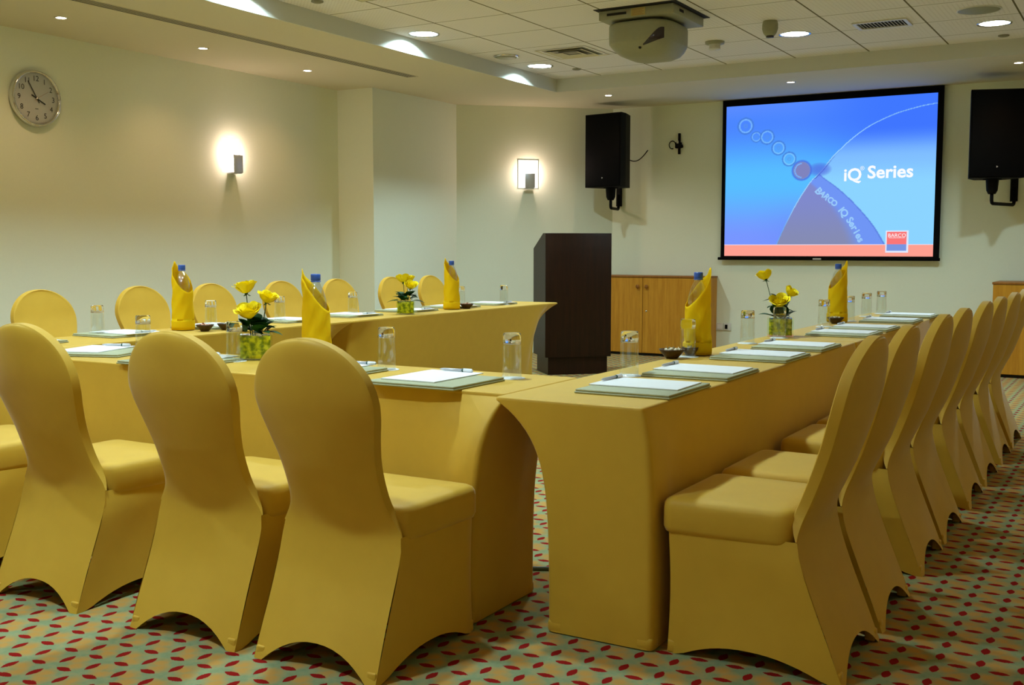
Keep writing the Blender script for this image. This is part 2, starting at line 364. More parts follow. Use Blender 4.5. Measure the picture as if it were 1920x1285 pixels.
# ------------------------------------------------------------------ chairs
YR = [(0, -.254), (.1, -.216), (.2, -.176), (.3, -.138), (.36, -.120), (.40, -.113), (.44, -.118), (.48, -.131), (.55, -.157), (.62, -.182), (.7, -.209), (.8, -.238), (.9, -.260), (.987, -.285)]
WR = [(0, .232), (.1, .232), (.2, .231), (.3, .231), (.36, .230), (.40, .223), (.435, .203), (.465, .188), (.50, .179), (.55, .176), (.62, .180), (.70, .197), (.76, .213), (.80, .2185)]
def wr(z): return herm(WR, z) if z <= .80 else .2185 * max(0, 1 - ((z - .80) / .187) ** 2) ** .5
def hem(s, A, s0=.88, p=2.4):
    return A * (1 - (abs(s) / s0) ** p) if abs(s) < s0 else 0.0
def make_chair(label):
    t = thing('banquet_chair', label, 'chair')
    # back: one sheet from the hem to the domed top, its edge band and the front of the backrest
    b = MB(); NS = 18
    S = [math.sin(PI / 2 * (-1 + 2 * j / NS)) * .5 + .5 * (-1 + 2 * j / NS) for j in range(NS + 1)]
    lowt = [i / 10 for i in range(11)]
    zs = [.40 + .40 * i / 20 for i in range(1, 21)] + [.80 + .187 * math.sin(PI / 2 * a / 14) for a in range(1, 14)] + [.80 + .187 * .9985]
    rear = []
    def dome(z): return 1 if z <= .8 else max(0, 1 - ((z - .80) / .187) ** 2) ** .5
    for tt in lowt:
        row = []
        for s in S:
            h = hem(s, .082, .86, 2.2); z = h + (.40 - h) * tt
            w = wr(z) - .004 * math.sin(PI * tt)
            row.append((s * w, herm(YR, z) - .014 * (1 - s * s) + .01 * math.sin(PI * min(1, tt)) * (1 - s * s), z))
        rear.append(row)
    for z in zs: rear.append([(s * wr(z), herm(YR, z) - (.014 + .022 * min(1, (z - .40) / .2)) * dome(z) * (1 - s * s), z) for s in S])
    vv = b.grid(rear)
    n0 = 10
    def TK(z): return .038 * min(1, .12 + max(0, z - .40) / .07)
    front = []
    for row in rear[n0:]:
        front.append([(x, y + TK(z) + .022 * dome(z) * (1 - S[j] ** 2), z) for j, (x, y, z) in enumerate(row)])
    b.grid(front)
    def band(path):       # crisp edge band round the backrest
        rows = []
        for (x, y, z), nx, nz in path:
            rows.append([(x, y, z), (x + nx * .004, y + .08 * TK(z), z + nz * .004), (x + nx * .0045, y + .5 * TK(z), z + nz * .0045), (x + nx * .004, y + .92 * TK(z), z + nz * .004), (x, y + TK(z), z)])
        b.grid(rows)
    path = []
    L = [r[-1] for r in rear[n0:]]; R = [r[0] for r in rear[n0:]][::-1]
    full = L + R
    for i, p in enumerate(full):
        a = full[max(0, i - 1)]; c2 = full[min(len(full) - 1, i + 1)]
        dx, dz = c2[0] - a[0], c2[2] - a[2]; l = math.hypot(dx, dz) or 1
        path.append((p, dz / l, -dx / l))
    band(path)
    bc = b.build('backrest_cover', M['gold'], t, fix=True); bc.data.set_sharp_from_angle(angle=math.radians(38))
    # skirt: two sides and the front, arched hems between foot pockets
    b = MB()
    def yr(z): return herm(YR, z)
    def topz(u): return .398 - .006 * u
    for sg in (-1, 1):
        rows = []
        for i in range(13):
            tt = i / 12; row = []
            for j in range(19):
                u = j / 18; h = hem(2 * u - 1, .052, .84, 2.2); zt = topz(u); z = h + (zt - h) * tt
                y0 = yr(z); y1 = .288 - .008 * math.sin(PI * tt)
                y = y0 + (y1 - y0) * u
                x = wr(min(z, .38)) * (1 - u) + .224 * u - .010 * math.sin(PI * u) * math.sin(PI * tt)
                x -= .012 * max(0, (tt - .8) / .2) * (1 - u)
                if u > .93: x -= .010 * ((u - .93) / .07) ** 2
                row.append((sg * x, y, z))
            rows.append(row)
        b.grid(rows)
    rows = []
    for i in range(13):
        tt = i / 12; row = []
        for j in range(17):
            s = -1 + j / 8; h = hem(s, .05, .86, 2.2); z = h + (.390 - h) * tt
            row.append((s * .214, .288 - .008 * math.sin(PI * tt) + (.003 if abs(s) < .99 else 0), z))
        rows.append(row)
    b.grid(rows)
    b.build('skirt', M['gold'], t)
    # seat cushion under the same cloth
    b = MB()
    def loop(ins, z, n=10):
        pts = []; hw0, hw1, y0, y1, r = .223 - ins, .234 - ins, -.098 + ins * .5, .312 - ins, max(.012, .045 - ins * .5)
        cs = [(-hw0, y0), (hw0, y0), (hw1, y1), (-hw1, y1)]
        for q in range(4):
            c0, c1, c2_ = Vector(cs[q - 1]), Vector(cs[q]), Vector(cs[(q + 1) % 4])
            d1 = (c1 - c0).normalized(); d2 = (c2_ - c1).normalized()
            ctr = c1 - d1 * r + d2 * r
            for a in range(7):
                an = PI / 2 * a / 6; p = ctr + d1 * r * math.sin(an) - d2 * r * math.cos(an)
                pts.append((p.x, p.y, z))
            for a in range(1, n): 
                p = c1 + d2 * r + (c2_ - c1 - d2 * 2 * r) * a / n; pts.append((p.x, p.y, z))
        return pts
    lv = [(.02, .372), (.006, .380), (0, .396), (0, .45), (.002, .466), (.008, .477), (.02, .484), (.045, .488), (.09, .491), (.15, .493)]
    vv = b.grid([loop(i_, z_) for i_, z_ in lv], True, True); b.f(vv[-1], True)
    b.build('seat_cushion', M['gold'], t)
    for (x, y) in ((-.2125, -.2315), (.2125, -.2315), (.205, .268), (-.205, .268)):
        b = MB(); sx_, sy_ = (1 if x > 0 else -1), (1 if y > 0 else -1)
        b.box(x - .017, x + .017, y - .017, y + .017, .0, .038, .005); b.build('foot', M['gold'], t)
    return t
# rows: (x, y, rz, label)
ch = []
gB, gR, gL = 'chairs along the near table', 'chairs along the right-hand tables', 'chairs along the left-hand tables'
for x, y, rz, lb in ((-2.088, 2.64, 0, 'gold covered chair seen from behind, closest to the gap between the two near tables'),
        (-2.636, 2.635, 0.02, 'gold covered chair seen from behind, middle of the three whole backs, below the roses'),
        (-3.352, 2.625, 0, 'gold covered chair seen from behind, its rounded back below the wall clock'),
        (-4.06, 2.64, 0, 'gold covered chair mostly cut off by the left picture edge')): ch.append((x, y, rz, lb, gB))
rl = ['gold covered chair nearest the camera on the right, its whole seat and side skirt showing', 'second chair back from the near end of the right row', 'third chair back from the near end of the right row',
      'fourth chair back from the near end of the right row', 'fifth chair back of the right row, top just under the far right cabinet edge', 'sixth chair back of the right row, top against the far right cabinet',
      'seventh chair back of the right row, cut by the picture edge at its top', 'last chair of the right row, only its narrow far edge and foot showing']
for y, lb in zip((3.29, 3.805, 4.515, 5.045, 5.76, 6.345, 7.02, 7.62), rl): ch.append((-.962, y, PI / 2, 'gold ' + lb if not lb.startswith('gold') else lb, gR))
ll = ['gold chair on the left row facing us, below the wall clock', 'gold chair on the left row facing us, left of the first wrapped bottle', 'gold chair facing us just right of the leftmost wrapped bottle',
      'gold chair facing us behind the big rose vase', 'gold chair mostly hidden behind the yellow napkin bottle of the near table', 'gold chair facing us, left of the small far roses, before the tan pier', 'gold chair at the far end of the left row, right of the small far roses']
for y, lb in zip((4.39, 5.17, 5.83, 6.58, 7.28, 8.06, 8.68), ll): ch.append((-5.775, y, -PI / 2, lb, gL))
c0 = make_chair(ch[0][3])
for i, (x, y, rz, lb, g) in enumerate(ch):
    if i == 0: c0.location = (x, y, 0); c0.rotation_euler = (0, 0, rz); c0['group'] = g
    else: clone(c0, (x, y, 0), rz + random.uniform(-.012, .012), lb, g)

# ------------------------------------------------------------------ tables in stretch covers
TZ = .76
def table(label, top, foot, corners_soft=.30, K=6.5, hemz=(.0, .0, .0, .0), fold=None):
    # top / foot = (x0, x1, y0, y1)
    t = thing('banquet_table', label, 'table', ((top[0] + top[1]) / 2, (top[2] + top[3]) / 2, 0), 0, 'tables under gold stretch covers, set in a U')
    ox, oy = t.location.x, t.location.y
    def rect(r, rad, ins=0):
        x0, x1, y0, y1 = r[0] + ins - ox, r[1] - ins - ox, r[2] + ins - oy, r[3] - ins - oy
        cs = [(x0, y0), (x1, y0), (x1, y1), (x0, y1)]; pts = []
        for q in range(4):
            c0_, c1, c2_ = Vector(cs[q - 1]), Vector(cs[q]), Vector(cs[(q + 1) % 4])
            d1 = (c1 - c0_).normalized(); d2 = (c2_ - c1).normalized(); ctr = c1 - d1 * rad + d2 * rad
            Ls = (c2_ - c1).length
            for a in range(5):
                an = PI / 2 * a / 4; p = ctr + d1 * rad * math.sin(an) - d2 * rad * math.cos(an); pts.append((p.x, p.y, 0.0, q, 0 if a <= 2 else 0))
            n = 30 if Ls > 1 else 12
            for a in range(1, n):
                f = .5 - .5 * math.cos(PI * a / n); f = .6 * f + .4 * a / n
                p = c1 + d2 * rad + (c2_ - c1 - d2 * 2 * rad) * f
                pts.append((p.x, p.y, min(f, 1 - f) * (Ls - 2 * rad), q, f))
        return pts
    T_, F_ = rect(top, .012), rect(foot, .022)
    T1 = rect(top, .012, .004)
    rows = []
    NV = 26
    for i in range(NV + 1):
        v = (i / NV) ** 1.25; row = []
        for (tx, ty, d, q, f), (fx_, fy_, _, _, _) in zip(T_, F_):
            ek = (math.exp(-K * v) - math.exp(-K)) / (1 - math.exp(-K)); el = 1 - v
            long_ = (top[1] - top[0] > 1) if q in (0, 2) else (top[3] - top[2] > 1)
            w = min(1, d / corners_soft); w = w * w * (3 - 2 * w)
            el2 = el if long_ else (.55 * el + .45 * ek)
            e = ek * (1 - w) + el2 * w
            hz = hemz[q] * math.sin(PI * f) ** .5 if f else 0
            zb = .004 + hz
            x = fx_ + (tx - fx_) * e; y = fy_ + (ty - fy_) * e; z = zb + (TZ - .012 - zb) * (1 - v)
            if long_ and .03 < f < .97:
                # shallow gather radiating from the table corner
                for fc in (0, 1):
                    dd = abs(f - fc) * (top[1] - top[0] if q in (0, 2) else top[3] - top[2])
                    drop = TZ - z
                    if drop > .03 and dd < .6:
                        ang = math.atan2(dd, drop)
                        amp = .010 * math.exp(-((ang - .33) / .07) ** 2) * min(1, drop / .15) * max(0, 1 - math.hypot(dd, drop) / .75)
                        nx, ny = ((0, -1), (1, 0), (0, 1), (-1, 0))[q]; x += nx * amp; y += ny * amp
            row.append((x, y, z))
        rows.append(row)
    b = MB(); b.grid(rows, True, True); sk = b.build('skirt', M['gold'], t)
    b = MB()
    vv = b.grid([[(x, y, TZ - .013) for x, y, *_ in T_], [(x, y, TZ - .004) for x, y, *_ in T_], [(x, y, TZ - .001) for x, y, *_ in T1], [(x, y, TZ) for x, y, *_ in rect(top, .012, .008)]], True, True)
    b.f(vv[-1]); b.build('tabletop', M['gold'], t)
    for qx in (foot[0] + .03, foot[1] - .03):
        for qy in (foot[2] + .03, foot[3] - .03):
            b = MB(); b.box(qx - ox - .0305, qx - ox + .0305, qy - oy - .0305, qy - oy + .0305, 0, .045, .012); b.build('foot_pocket', M['gold'], t)
    return t
table('gold covered table nearest the camera on the right, its narrow end facing us', (-1.855, -1.325, 3.04, 5.79), (-1.655, -1.285, 3.035, 5.75))
table('gold covered table continuing the right arm toward the screen', (-1.855, -1.325, 5.795, 8.53), (-1.655, -1.30, 5.84, 8.48))
table('gold covered near table running across behind the three big chair backs', (-4.655, -1.86, 3.12, 3.655), (-4.62, -1.895, 2.965, 3.385))
table('gold covered table at the near end of the left arm, behind the near table', (-5.19, -4.66, 2.98, 5.795), (-5.19, -4.83, 3.0, 5.66))
table('gold covered table at the far end of the left arm, before the lectern', (-5.19, -4.66, 5.80, 8.74), (-5.19, -4.83, 5.93, 8.58))

# ------------------------------------------------------------------ things on the tables
# folder local frame: u (x) along the table, v (y) away from the sitter, origin at the sitter-side corner
def folder_mesh():
    b = MB(); b.box(0, .385, 0, .345, 0, .007, .003); b.box(.003, .382, .003, .342, .0072, .0145, .003); return b
def make_set():
    f = folder_mesh().build('desk_folder', M['folder'])
    b = MB()
    b.box(0, .235, 0, .325, 0, .004, .0006, 1); pd = b.build('notepad', M['paper'])
    pn = bpy.data.objects.new('pen', None); COL.objects.link(pn)
    b = MB(); b.tube([(0, 0, .006), (.008, 0, .006), (.02, 0, .006), (.105, 0, .006)], [.0012, .003, .0048, .0055], 12); b.build('barrel', M['silver'], pn)
    b = MB(); b.tube([(.106, 0, .006), (.146, 0, .006), (.150, 0, .006)], [.0062, .0062, .004], 12); b.box(.108, .146, -.0012, .0012, .0118, .0135); b.build('cap', M['paper'], pn)
    b = MB(); b.tube([(.104, 0, .006), (.110, 0, .006)], [.0066, .0066], 12); b.build('ring', M['green_ink'], pn)
    return f, pd, pn
fs, ps, ns = make_set()
tag(fs, '', 'folder'); tag(ps, '', 'notepad'); tag(ns, '', 'pen')
first = [True]
def place_set(x, y, rz, where, grp, pu=.125, pv=.045, prz=0.0, pen=True, penu=.13, penv=.342, penr=0.0, fz=TZ):
    Mx = Matrix.Translation((x, y, 0)) @ Matrix.Rotation(rz, 4, 'Z')
    def w(u, v): p = Mx @ Vector((u, v, 0)); return p.x, p.y
    def pl(src, loc, r, lb, g):
        if first[0]: o = src; o.location = loc; o.rotation_euler = (0, 0, r); o['label'] = lb; o['group'] = g
        else: o = clone(src, loc, r, lb, g)
        return o
    pl(fs, (x, y, fz + .0005), rz, 'green-grey folder ' + where, 'desk folders ' + grp)
    pl(ps, (*w(pu, pv), fz + .0155), rz + prz, 'white notepad ' + where, 'notepads ' + grp)
    pl(ns, (*w(penu, penv), fz + .0197), rz + penr, 'silver pen ' + where, 'pens ' + grp)
    first[0] = False
# right arm: sitter side at x=-1.325, facing -x : u -> +y , v -> -x
rw = ['at the near right corner of the U, closest to the camera', 'second along the right arm, beside the bowl of sweets', 'third along the right arm, past the tall wrapped bottle', 'fourth along the right arm, just before the square rose vase',
      'fifth along the right arm, just past the table joint', 'sixth along the right arm, beside the dark bowl', 'seventh along the right arm, next to last', 'at the far end of the right arm']
for i, (y, lb) in enumerate(zip((3.245, 3.80, 4.535, 5.11, 6.055, 6.56, 7.35, 7.97), rw)):
    rr = random.uniform(-.012, .012)
    place_set(-1.322, y, PI / 2 + rr, lb, 'on the right arm', pu=.125 + random.uniform(-.01, .01), pv=.022, prz=random.uniform(-.02, .02), penu=.20, penv=.340, penr=random.uniform(-.08, .04))
# near table: sitter side y=3.12, u -> +x
place_set(-2.425, 3.125 - .052, 0, 'on the near table right of the nearest chair back, fully visible', 'on the near table', pu=.03, pv=.06, penu=.075, penv=.372)
place_set(-2.99, 3.125 - .01, 0, 'half hidden behind the nearest left chair back', 'on the near table', pu=.05, pv=.05, penu=.16, penv=.36)
place_set(-3.765, 3.125 - .03, 0, 'behind the middle big chair back, showing on both its sides', 'on the near table', pu=.10, pv=.06, penu=.10, penv=.35)
place_set(-4.33, 3.125 + .02, .33, 'turned askew on the near table beside the leftmost big chair back', 'on the near table', pu=.02, pv=.05, penu=.09, penv=.35)
# left arm: sitter side x=-5.19 facing +x : u -> -y, v -> +x
lw = ['at the near end of the left arm, peeking past the leftmost big chair', 'on the left arm under the leftmost small glass', 'on the left arm behind the two dark bowls', 'on the left arm behind the big rose vase',
      'on the left arm beside the table joint', 'on the left arm behind the small far rose vase', 'on the left arm behind the far wrapped bottle', 'at the far end of the left arm next to the lectern']
for i, (y, lb) in enumerate(zip((3.68, 4.36, 5.06, 5.72, 6.38, 7.09, 7.72, 8.32), lw)):
    place_set(-5.185, y, -PI / 2 + random.uniform(-.02, .02), lb, 'on the left arm', pu=.06, pv=.03, penu=.08, penv=.335)

# tumblers standing upside down on paper coasters
def make_tumbler():
    t = bpy.data.objects.new('tumbler', None); COL.objects.link(t)
    b = MB()
    b.lathe([(.0300, 0), (.0325, 0), (.0318, .03), (.0305, .08), (.0298, .1135)], 32)
    b.lathe([(.0300, 0), (.0292, .03), (.028, .08), (.0268, .108), (.0255, .1135)], 32)
    b.build('glass_wall', M['thin'], t)
    b = MB(); b.lathe([(.001, .1145), (.012, .1145), (.024, .1165), (.0297, .1140), (.0297, .128), (.0290, .146), (.0265, .151), (.001, .151)], 32); b.build('heavy_base', M['glass'], t)
    return t
tm = tag(make_tumbler(), '', 'glass')
b = MB(); b.lathe([(.001, 0), (.046, 0), (.0465, .0008), (.046, .0016), (.001, .0016)], 32); cs = tag(b.build('paper_coaster', M['paper']), '', 'coaster')
G = [(-1.715, 3.80, 'at the near right corner, between the first two notepads', 'R'), (-1.79, 4.60, 'in front of the tallest yellow wrapped bottle', 'R'), (-1.785, 5.42, 'on the right arm, left of the rose vase', 'R'),
     (-1.745, 5.84, 'on the right arm, overlapping the rose vase', 'R'), (-1.76, 6.83, 'on the right arm, left of the far wrapped bottle', 'R'), (-1.75, 7.44, 'on the right arm, right of the far wrapped bottle', 'R'),
     (-1.765, 8.02, 'second from the far end of the right arm', 'R'), (-1.745, 8.42, 'last at the far end of the right arm', 'R'),
     (-2.06, 3.50, 'beside the joint of the near table, foremost of all', 'B'), (-2.645, 3.50, 'on the near table, right of the wrapped bottle', 'B'), (-3.41, 3.43, 'on the near table, before the big rose vase', 'B'), (-4.12, 3.55, 'on the near table, peeking over the middle chair', 'B'),
     (-5.08, 4.06, 'at the near end of the left arm, leftmost', 'L'), (-4.965, 4.80, 'on the left arm behind the two dark bowls', 'L'), (-5.0, 5.45, 'on the left arm right of the big roses', 'L'), (-5.05, 6.28, 'on the left arm between napkin bottle and far roses', 'L'),
     (-5.02, 7.68, 'on the left arm behind the far wrapped bottle', 'L'), (-4.86, 8.12, 'at the far end of the left arm', 'L')]
gn = {'R': 'on the right arm', 'B': 'on the near table', 'L': 'on the left arm'}
for i, (x, y, lb, g) in enumerate(G):
    if i == 0:
        tm.scale = (1.16, 1.16, 1.12); cs.scale = (1.08, 1.08, 1); tm.location = (x, y, TZ + .0022); cs.location = (x, y, TZ + .0003); tm['label'] = 'upturned clear tumbler ' + lb; cs['label'] = 'white paper coaster under the tumbler ' + lb; tm['group'] = 'tumblers ' + gn[g]; cs['group'] = 'coasters ' + gn[g]
    else:
        clone(tm, (x, y, TZ + .0022), random.uniform(0, 6), 'upturned clear tumbler ' + lb, 'tumblers ' + gn[g]); clone(cs, (x, y, TZ + .0003), None, 'white paper coaster under the tumbler ' + lb, 'coasters ' + gn[g])

# water bottles wrapped in yellow napkins
def make_bottle():
    t = bpy.data.objects.new('water_bottle', None); COL.objects.link(t)
    b = MB(); pr = [(.001, 0), (.030, .001), (.038, .008), (.041, .02)]
    for q in range(9): z = .05 + q * .02; pr += [(.041, z), (.0395, z + .008)]
    pr += [(.041, .235), (.0405, .25), (.037, .275), (.029, .305), (.019, .328), (.0145, .34), (.0140, .352), (.001, .352)]
    b.lathe(pr, 32); b.build('bottle_body', M['water'], t)
    b = MB(); b.lathe([(.0175, .346), (.0185, .350), (.0185, .371), (.017, .375), (.001, .375)], 24); b.lathe([(.0185, .3405), (.019, .342), (.0185, .345), (.0150, .345)], 24); b.build('cap', M['cap'], t)
    return t
def make_napkin(mean, amp, tip, lowfront=False):
    b = MB(); seg = 56; rows = []
    # bottom cuff
    for r, z in ((.0575, .0), (.0585, .02), (.0585, .050), (.0575, .054), (.0565, .0545)):
        rows.append([(r * math.cos(2 * PI * q / seg), r * math.sin(2 * PI * q / seg), z) for q in range(seg)])
    n = 16
    for i in range(n + 1):
        f = i / n; row = []
        for q in range(seg):
            a = 2 * PI * q / seg; c_ = math.cos(a)
            H = mean + amp * c_ + tip * math.exp(-(min(a, 2 * PI - a) / .22) ** 2)
            z = .0545 + (H - .0545) * f
            r = .0555 - .006 * min(1, (z - .05) / .2) + .004 * math.exp(-(min(a, 2 * PI - a) / .3) ** 2) * f
            r += .0012 * math.sin(3 * a + z * 40) + .0016 * math.sin(a * 5 - z * 55)
            row.append((r * math.cos(a), r * math.sin(a), z))
        rows.append(row)
    b.grid(rows, True, True)
    o = b.build('wrapped_napkin', M['napkin'])
    so = o.modifiers.new('thick', 'SOLIDIFY'); so.thickness = .002; so.offset = 0
    return o
bt = tag(make_bottle(), '', 'bottle'); nk = tag(make_napkin(.292, .075, .03), '', 'napkin')
b = MB(); b.lathe([(.001, 0), (.062, 0), (.0625, .0015), (.062, .003), (.001, .003)], 36); bm_ = tag(b.build('bottle_mat', M['black']), '', 'coaster')
IMR = math.radians(30.5)
BT = [(-1.79, 4.72, IMR + .25, 'tall blue-capped water bottle beside the sweet bowl on the right arm', 'the blue-capped bottle beside the sweet bowl', 1.0),
      (-1.80, 7.32, IMR + .2, 'blue-capped water bottle on the right arm, below the projection screen', 'the bottle below the projection screen', 1.02),
      (-3.07, 3.57, IMR + PI - .15, 'blue-capped water bottle on the near table, behind the nearest chair back', 'the bottle on the near table behind the nearest left chair', 1.0),
      (-4.99, 4.60, IMR + PI - .55, 'leftmost blue-capped water bottle, beside the two dark bowls', 'the leftmost bottle, beside the two dark bowls', 1.03),
      (-4.86, 7.30, IMR + PI - .55, 'blue-capped water bottle toward the far end of the left arm', 'the far bottle of the left arm', 1.03)]
for i, (x, y, rz, lb, w, s) in enumerate(BT):
    sc = (s * 1.12, s * 1.12, s)
    if i == 0:
        for o, z, l2 in ((bt, TZ + .0042, lb), (nk, TZ + .0042, 'yellow cloth napkin wrapped round ' + w), (bm_, TZ + .0004, 'round black mat under ' + w)):
            o.location = (x, y, z); o.rotation_euler = (0, 0, rz); o['label'] = l2
            if o is not bm_: o.scale = sc
        bt['group'] = 'wrapped water bottles'; nk['group'] = 'yellow napkins round the bottles'; bm_['group'] = 'black bottle mats'
    else:
        clone(bt, (x, y, TZ + .0042), rz, lb, None, sc); clone(nk, (x, y, TZ + .0042), rz, 'yellow cloth napkin wrapped round ' + w, None, sc); clone(bm_, (x, y, TZ + .0004), rz, 'round black mat under ' + w)

# bowls of sweets
def make_bowl(label, x, y, r=.055, h=.042, oval=1.0, sw='cream', n=9, rz=0, short=''):
    t = thing('sweet_bowl', label, 'bowl', (x, y, TZ + .0005), rz, 'dark wooden sweet bowls'); t.scale = (1, oval, 1)
    b = MB(); b.lathe([(.001, 0), (r * .42, 0), (r * .62, h * .3), (r * .88, h * .72), (r * 1.0, h), (r * .96, h), (r * .8, h * .7), (r * .5, h * .32), (.001, h * .25)], 28); b.build('bowl_shell', M['bowl'], t)
    out = []
    random.seed(int(abs(x * 1000)))
    for q in range(n):
        a = 2.4 * q; rr = r * .66 * math.sqrt(q / n); mb = MB()
        mb.lathe([(.001, -.009), (.007, -.006), (.0095, 0), (.007, .006), (.001, .009)], 8)
        for sg in (-1, 1):
            mb.grid([[(.0008 * k2, -.003 + .002 * k2, sg * .008) for k2 in range(4)], [(.003 * math.sin(k2 * 2), -.009 + .006 * k2, sg * .019) for k2 in range(4)]])
        o = mb.build('wrapped_sweet', M['candy'] if sw == 'cream' else M['candy_pink'])
        o.location = (x + rr * math.cos(a), y + rr * oval * math.sin(a), TZ + h * .82 + .006 * (1 - rr / r)); o.rotation_euler = (random.uniform(.8, 2.2), random.uniform(-.6, .6), a)
        tag(o, 'small %s wrapped sweet in the %s' % ('cream' if sw == 'cream' else 'pink', short), 'sweet', 'sweets in the ' + short)
    return t
make_bowl('dark wooden bowl of sweets beside the tall wrapped bottle', -1.825, 4.50, .058, .042, n=10, short='bowl beside the tall blue-capped bottle')
make_bowl('second dark bowl behind the tumbler of the right arm', -1.80, 4.42 + .235, .04, .04, n=3, short='half hidden bowl behind the tumbler')
make_bowl('dark wooden bowl by the far right wrapped bottle', -1.77, 7.16, .055, .042, n=6, short='bowl by the far right wrapped bottle')
make_bowl('left dark bowl of the pair on the left arm', -4.81, 4.60, .053, .04, sw='pink', n=6, short='left bowl of the pair')
make_bowl('right dark bowl of the pair on the left arm', -4.785, 4.745, .053, .04, n=2, short='right bowl of the pair')
make_bowl('dark bowl beside the far wrapped bottle of the left arm', -4.80, 7.43, .058, .042, sw='pink', n=6, short='bowl beside the far left-arm bottle')

# square glass vases lined with leaves, with roses
def vase(label, x, y, rz, s=.105, h=.098):
    t = thing('square_vase', label, 'vase', (x, y, TZ + .0005), rz, 'square glass rose vases')
    b = MB()
    q = s / 2; iq = q - .004
    b.box(-q, q, -q, q, 0, .008, .001, 1)
    for x0, x1, y0, y1 in ((-q, q, -q, -iq), (-q, q, iq, q), (-q, -iq, -iq, iq), (iq, q, -iq, iq)): b.box(x0, x1, y0, y1, .008, h)
    b.build('glass_body', M['vaseglass'], t)
    b = MB(); r = iq - .004
    rows = []
    for k1 in range(8):
        z = .010 + (h - .016) * k1 / 7
        row = []
        for k2 in range(40):
            a = 2 * PI * k2 / 40; m = max(abs(math.cos(a)), abs(math.sin(a))); rr = r / m * (1 - .05 * abs(math.sin(k2 * 1.7 + k1)))
            row.append((rr * math.cos(a), rr * math.sin(a), z + .003 * math.sin(k2 * 2.1)))
        rows.append(row)
    vv = b.grid(rows, True, True); b.f(vv[-1]); b.f(vv[0][::-1]); b.build('leaf_lining', M['lining'], t)
    return t
def petal(b, r, w, h, curl, ang, lean, z0):
    rows = []
    for i in range(6):
        v = i / 5; row = []
        for j in range(7):
            u = -1 + j / 3; half = w * (math.sin(PI * min(.98, .22 + v * .66)) ** .8)
            a = ang + u * half / max(r, .006) * .95
            rad = r * (.35 + .65 * math.sin(PI / 2 * min(1, v * 1.5))) + lean * v * v * .008 + curl * max(0, v - .65) ** 1.5 * .04 + .0015 * u * u
            z = z0 + h * v * (1 - .10 * u * u) - curl * max(0, v - .75) * .012
            row.append((rad * math.cos(a), rad * math.sin(a), z))
        rows.append(row)
    b.grid(rows)
def rose(label, base, top, tilt, size=1.0, open_=1.0, leaves=(), seed=1):
    rnd = random.Random(seed)
    t = thing('rose', label, 'flower', base, 0, 'yellow roses')
    tp = Vector(top) - Vector(base)
    mid = tp * .5 + Vector((rnd.uniform(-.006, .006), rnd.uniform(-.006, .006), 0))
    b = MB(); b.tube([(0, 0, 0), tuple(mid), tuple(tp)], [.0022, .002, .0022], 8)
    b.lathe([(.002, -.006), (.007, -.002), (.009, .004), (.006, .008)], 10, c=tuple(tp)); b.build('stem', M['stem'], t)
    b = MB(); b.M = Matrix.Translation(tp) @ Matrix.Rotation(tilt[0], 4, 'X') @ Matrix.Rotation(tilt[1], 4, 'Y') @ Matrix.Scale(size, 4)
    a = rnd.uniform(0, 6)
    for r, w, h, cu, ln, n in ((.004, .008, .040, 0, 0, 3), (.009, .012, .042, .1, .1, 3), (.014, .015, .043, .3, .25 * open_, 4), (.0195, .019, .043, .4, .3 * open_, 5), (.026, .024, .044, .6, .5 * open_, 5), (.031, .027, .040, .9, .8 * open_, 5)):
        for q in range(n): petal(b, r, w, h * rnd.uniform(.93, 1.05), cu * open_, a + 2 * PI * q / n, ln, .002)
        a += 1.1
    bl = b.build('bloom', M['petal'], t, fix=False)
    b = MB()
    for q in range(5):
        an = 2 * PI * q / 5; d = Vector((math.cos(an), math.sin(an), 0)); s2 = Vector((-d.y, d.x, 0)); p = tp
        b.grid([[p + s2 * -.004 * w_ + d * l_ + Vector((0, 0, -.01 * (l_ / .02))) + s2 * .008 * w_ * 0 for w_ in (1,)] + [p + s2 * .004 * w_ + d * l_ + Vector((0, 0, -.01 * (l_ / .02))) for w_ in (1,)] for l_, in ((.004,), (.022,))])
    b.build('sepals', M['stem'], t, fix=False)
    for (z_, an, ln, dr) in leaves:
        b = MB(); p = tp * z_; d = Vector((math.cos(an), math.sin(an), dr)); s2 = Vector((-math.sin(an), math.cos(an), .15)); rows = []
        for i in range(8):
            v = i / 7; w_ = .36 * ln * math.sin(PI * v ** .85) + .0008
            c_ = p + d * (ln * v) + Vector((0, 0, -.25 * ln * v * v))
            rows.append([c_ - s2 * w_ + Vector((0, 0, .12 * w_)), c_ - s2 * w_ * .5, c_ + Vector((0, 0, -.05 * w_)), c_ + s2 * w_ * .5, c_ + s2 * w_ + Vector((0, 0, .12 * w_))])
        b.grid(rows); b.build('leaf', M['leaf'], t, fix=False)
    return t
def sprig(label, base, leaves, grp='leaf sprigs in the vases'):
    t = thing('leaf_sprig', label, 'foliage', base, 0, grp)
    for (p0, d0, ln) in leaves:
        b = MB(); p = Vector(p0); d = Vector(d0).normalized(); s2 = d.cross(Vector((0, 0, 1))).normalized() if abs(d.z) < .95 else Vector((1, 0, 0)); rows = []
        up = s2.cross(d)
        for i in range(8):
            v = i / 7; w_ = .42 * ln * math.sin(PI * v ** .85) + .0008; c_ = p + d * ln * v - up * (-.0) + Vector((0, 0, -.3 * ln * v * v))
            rows.append([c_ - s2 * w_ + up * .15 * w_, c_, c_ + s2 * w_ + up * .15 * w_])
        b.grid(rows); b.build('leaf', M['leaf'], t, fix=False)
    b = MB(); b.tube([(0, 0, -.05), (0, 0, .02)], .002, 6); b.build('stem', M['stem'], t)
    return t
RT = Vector((.862, .507, 0)); FW = Vector((-.507, .862, 0)); UP = Vector((0, 0, 1))
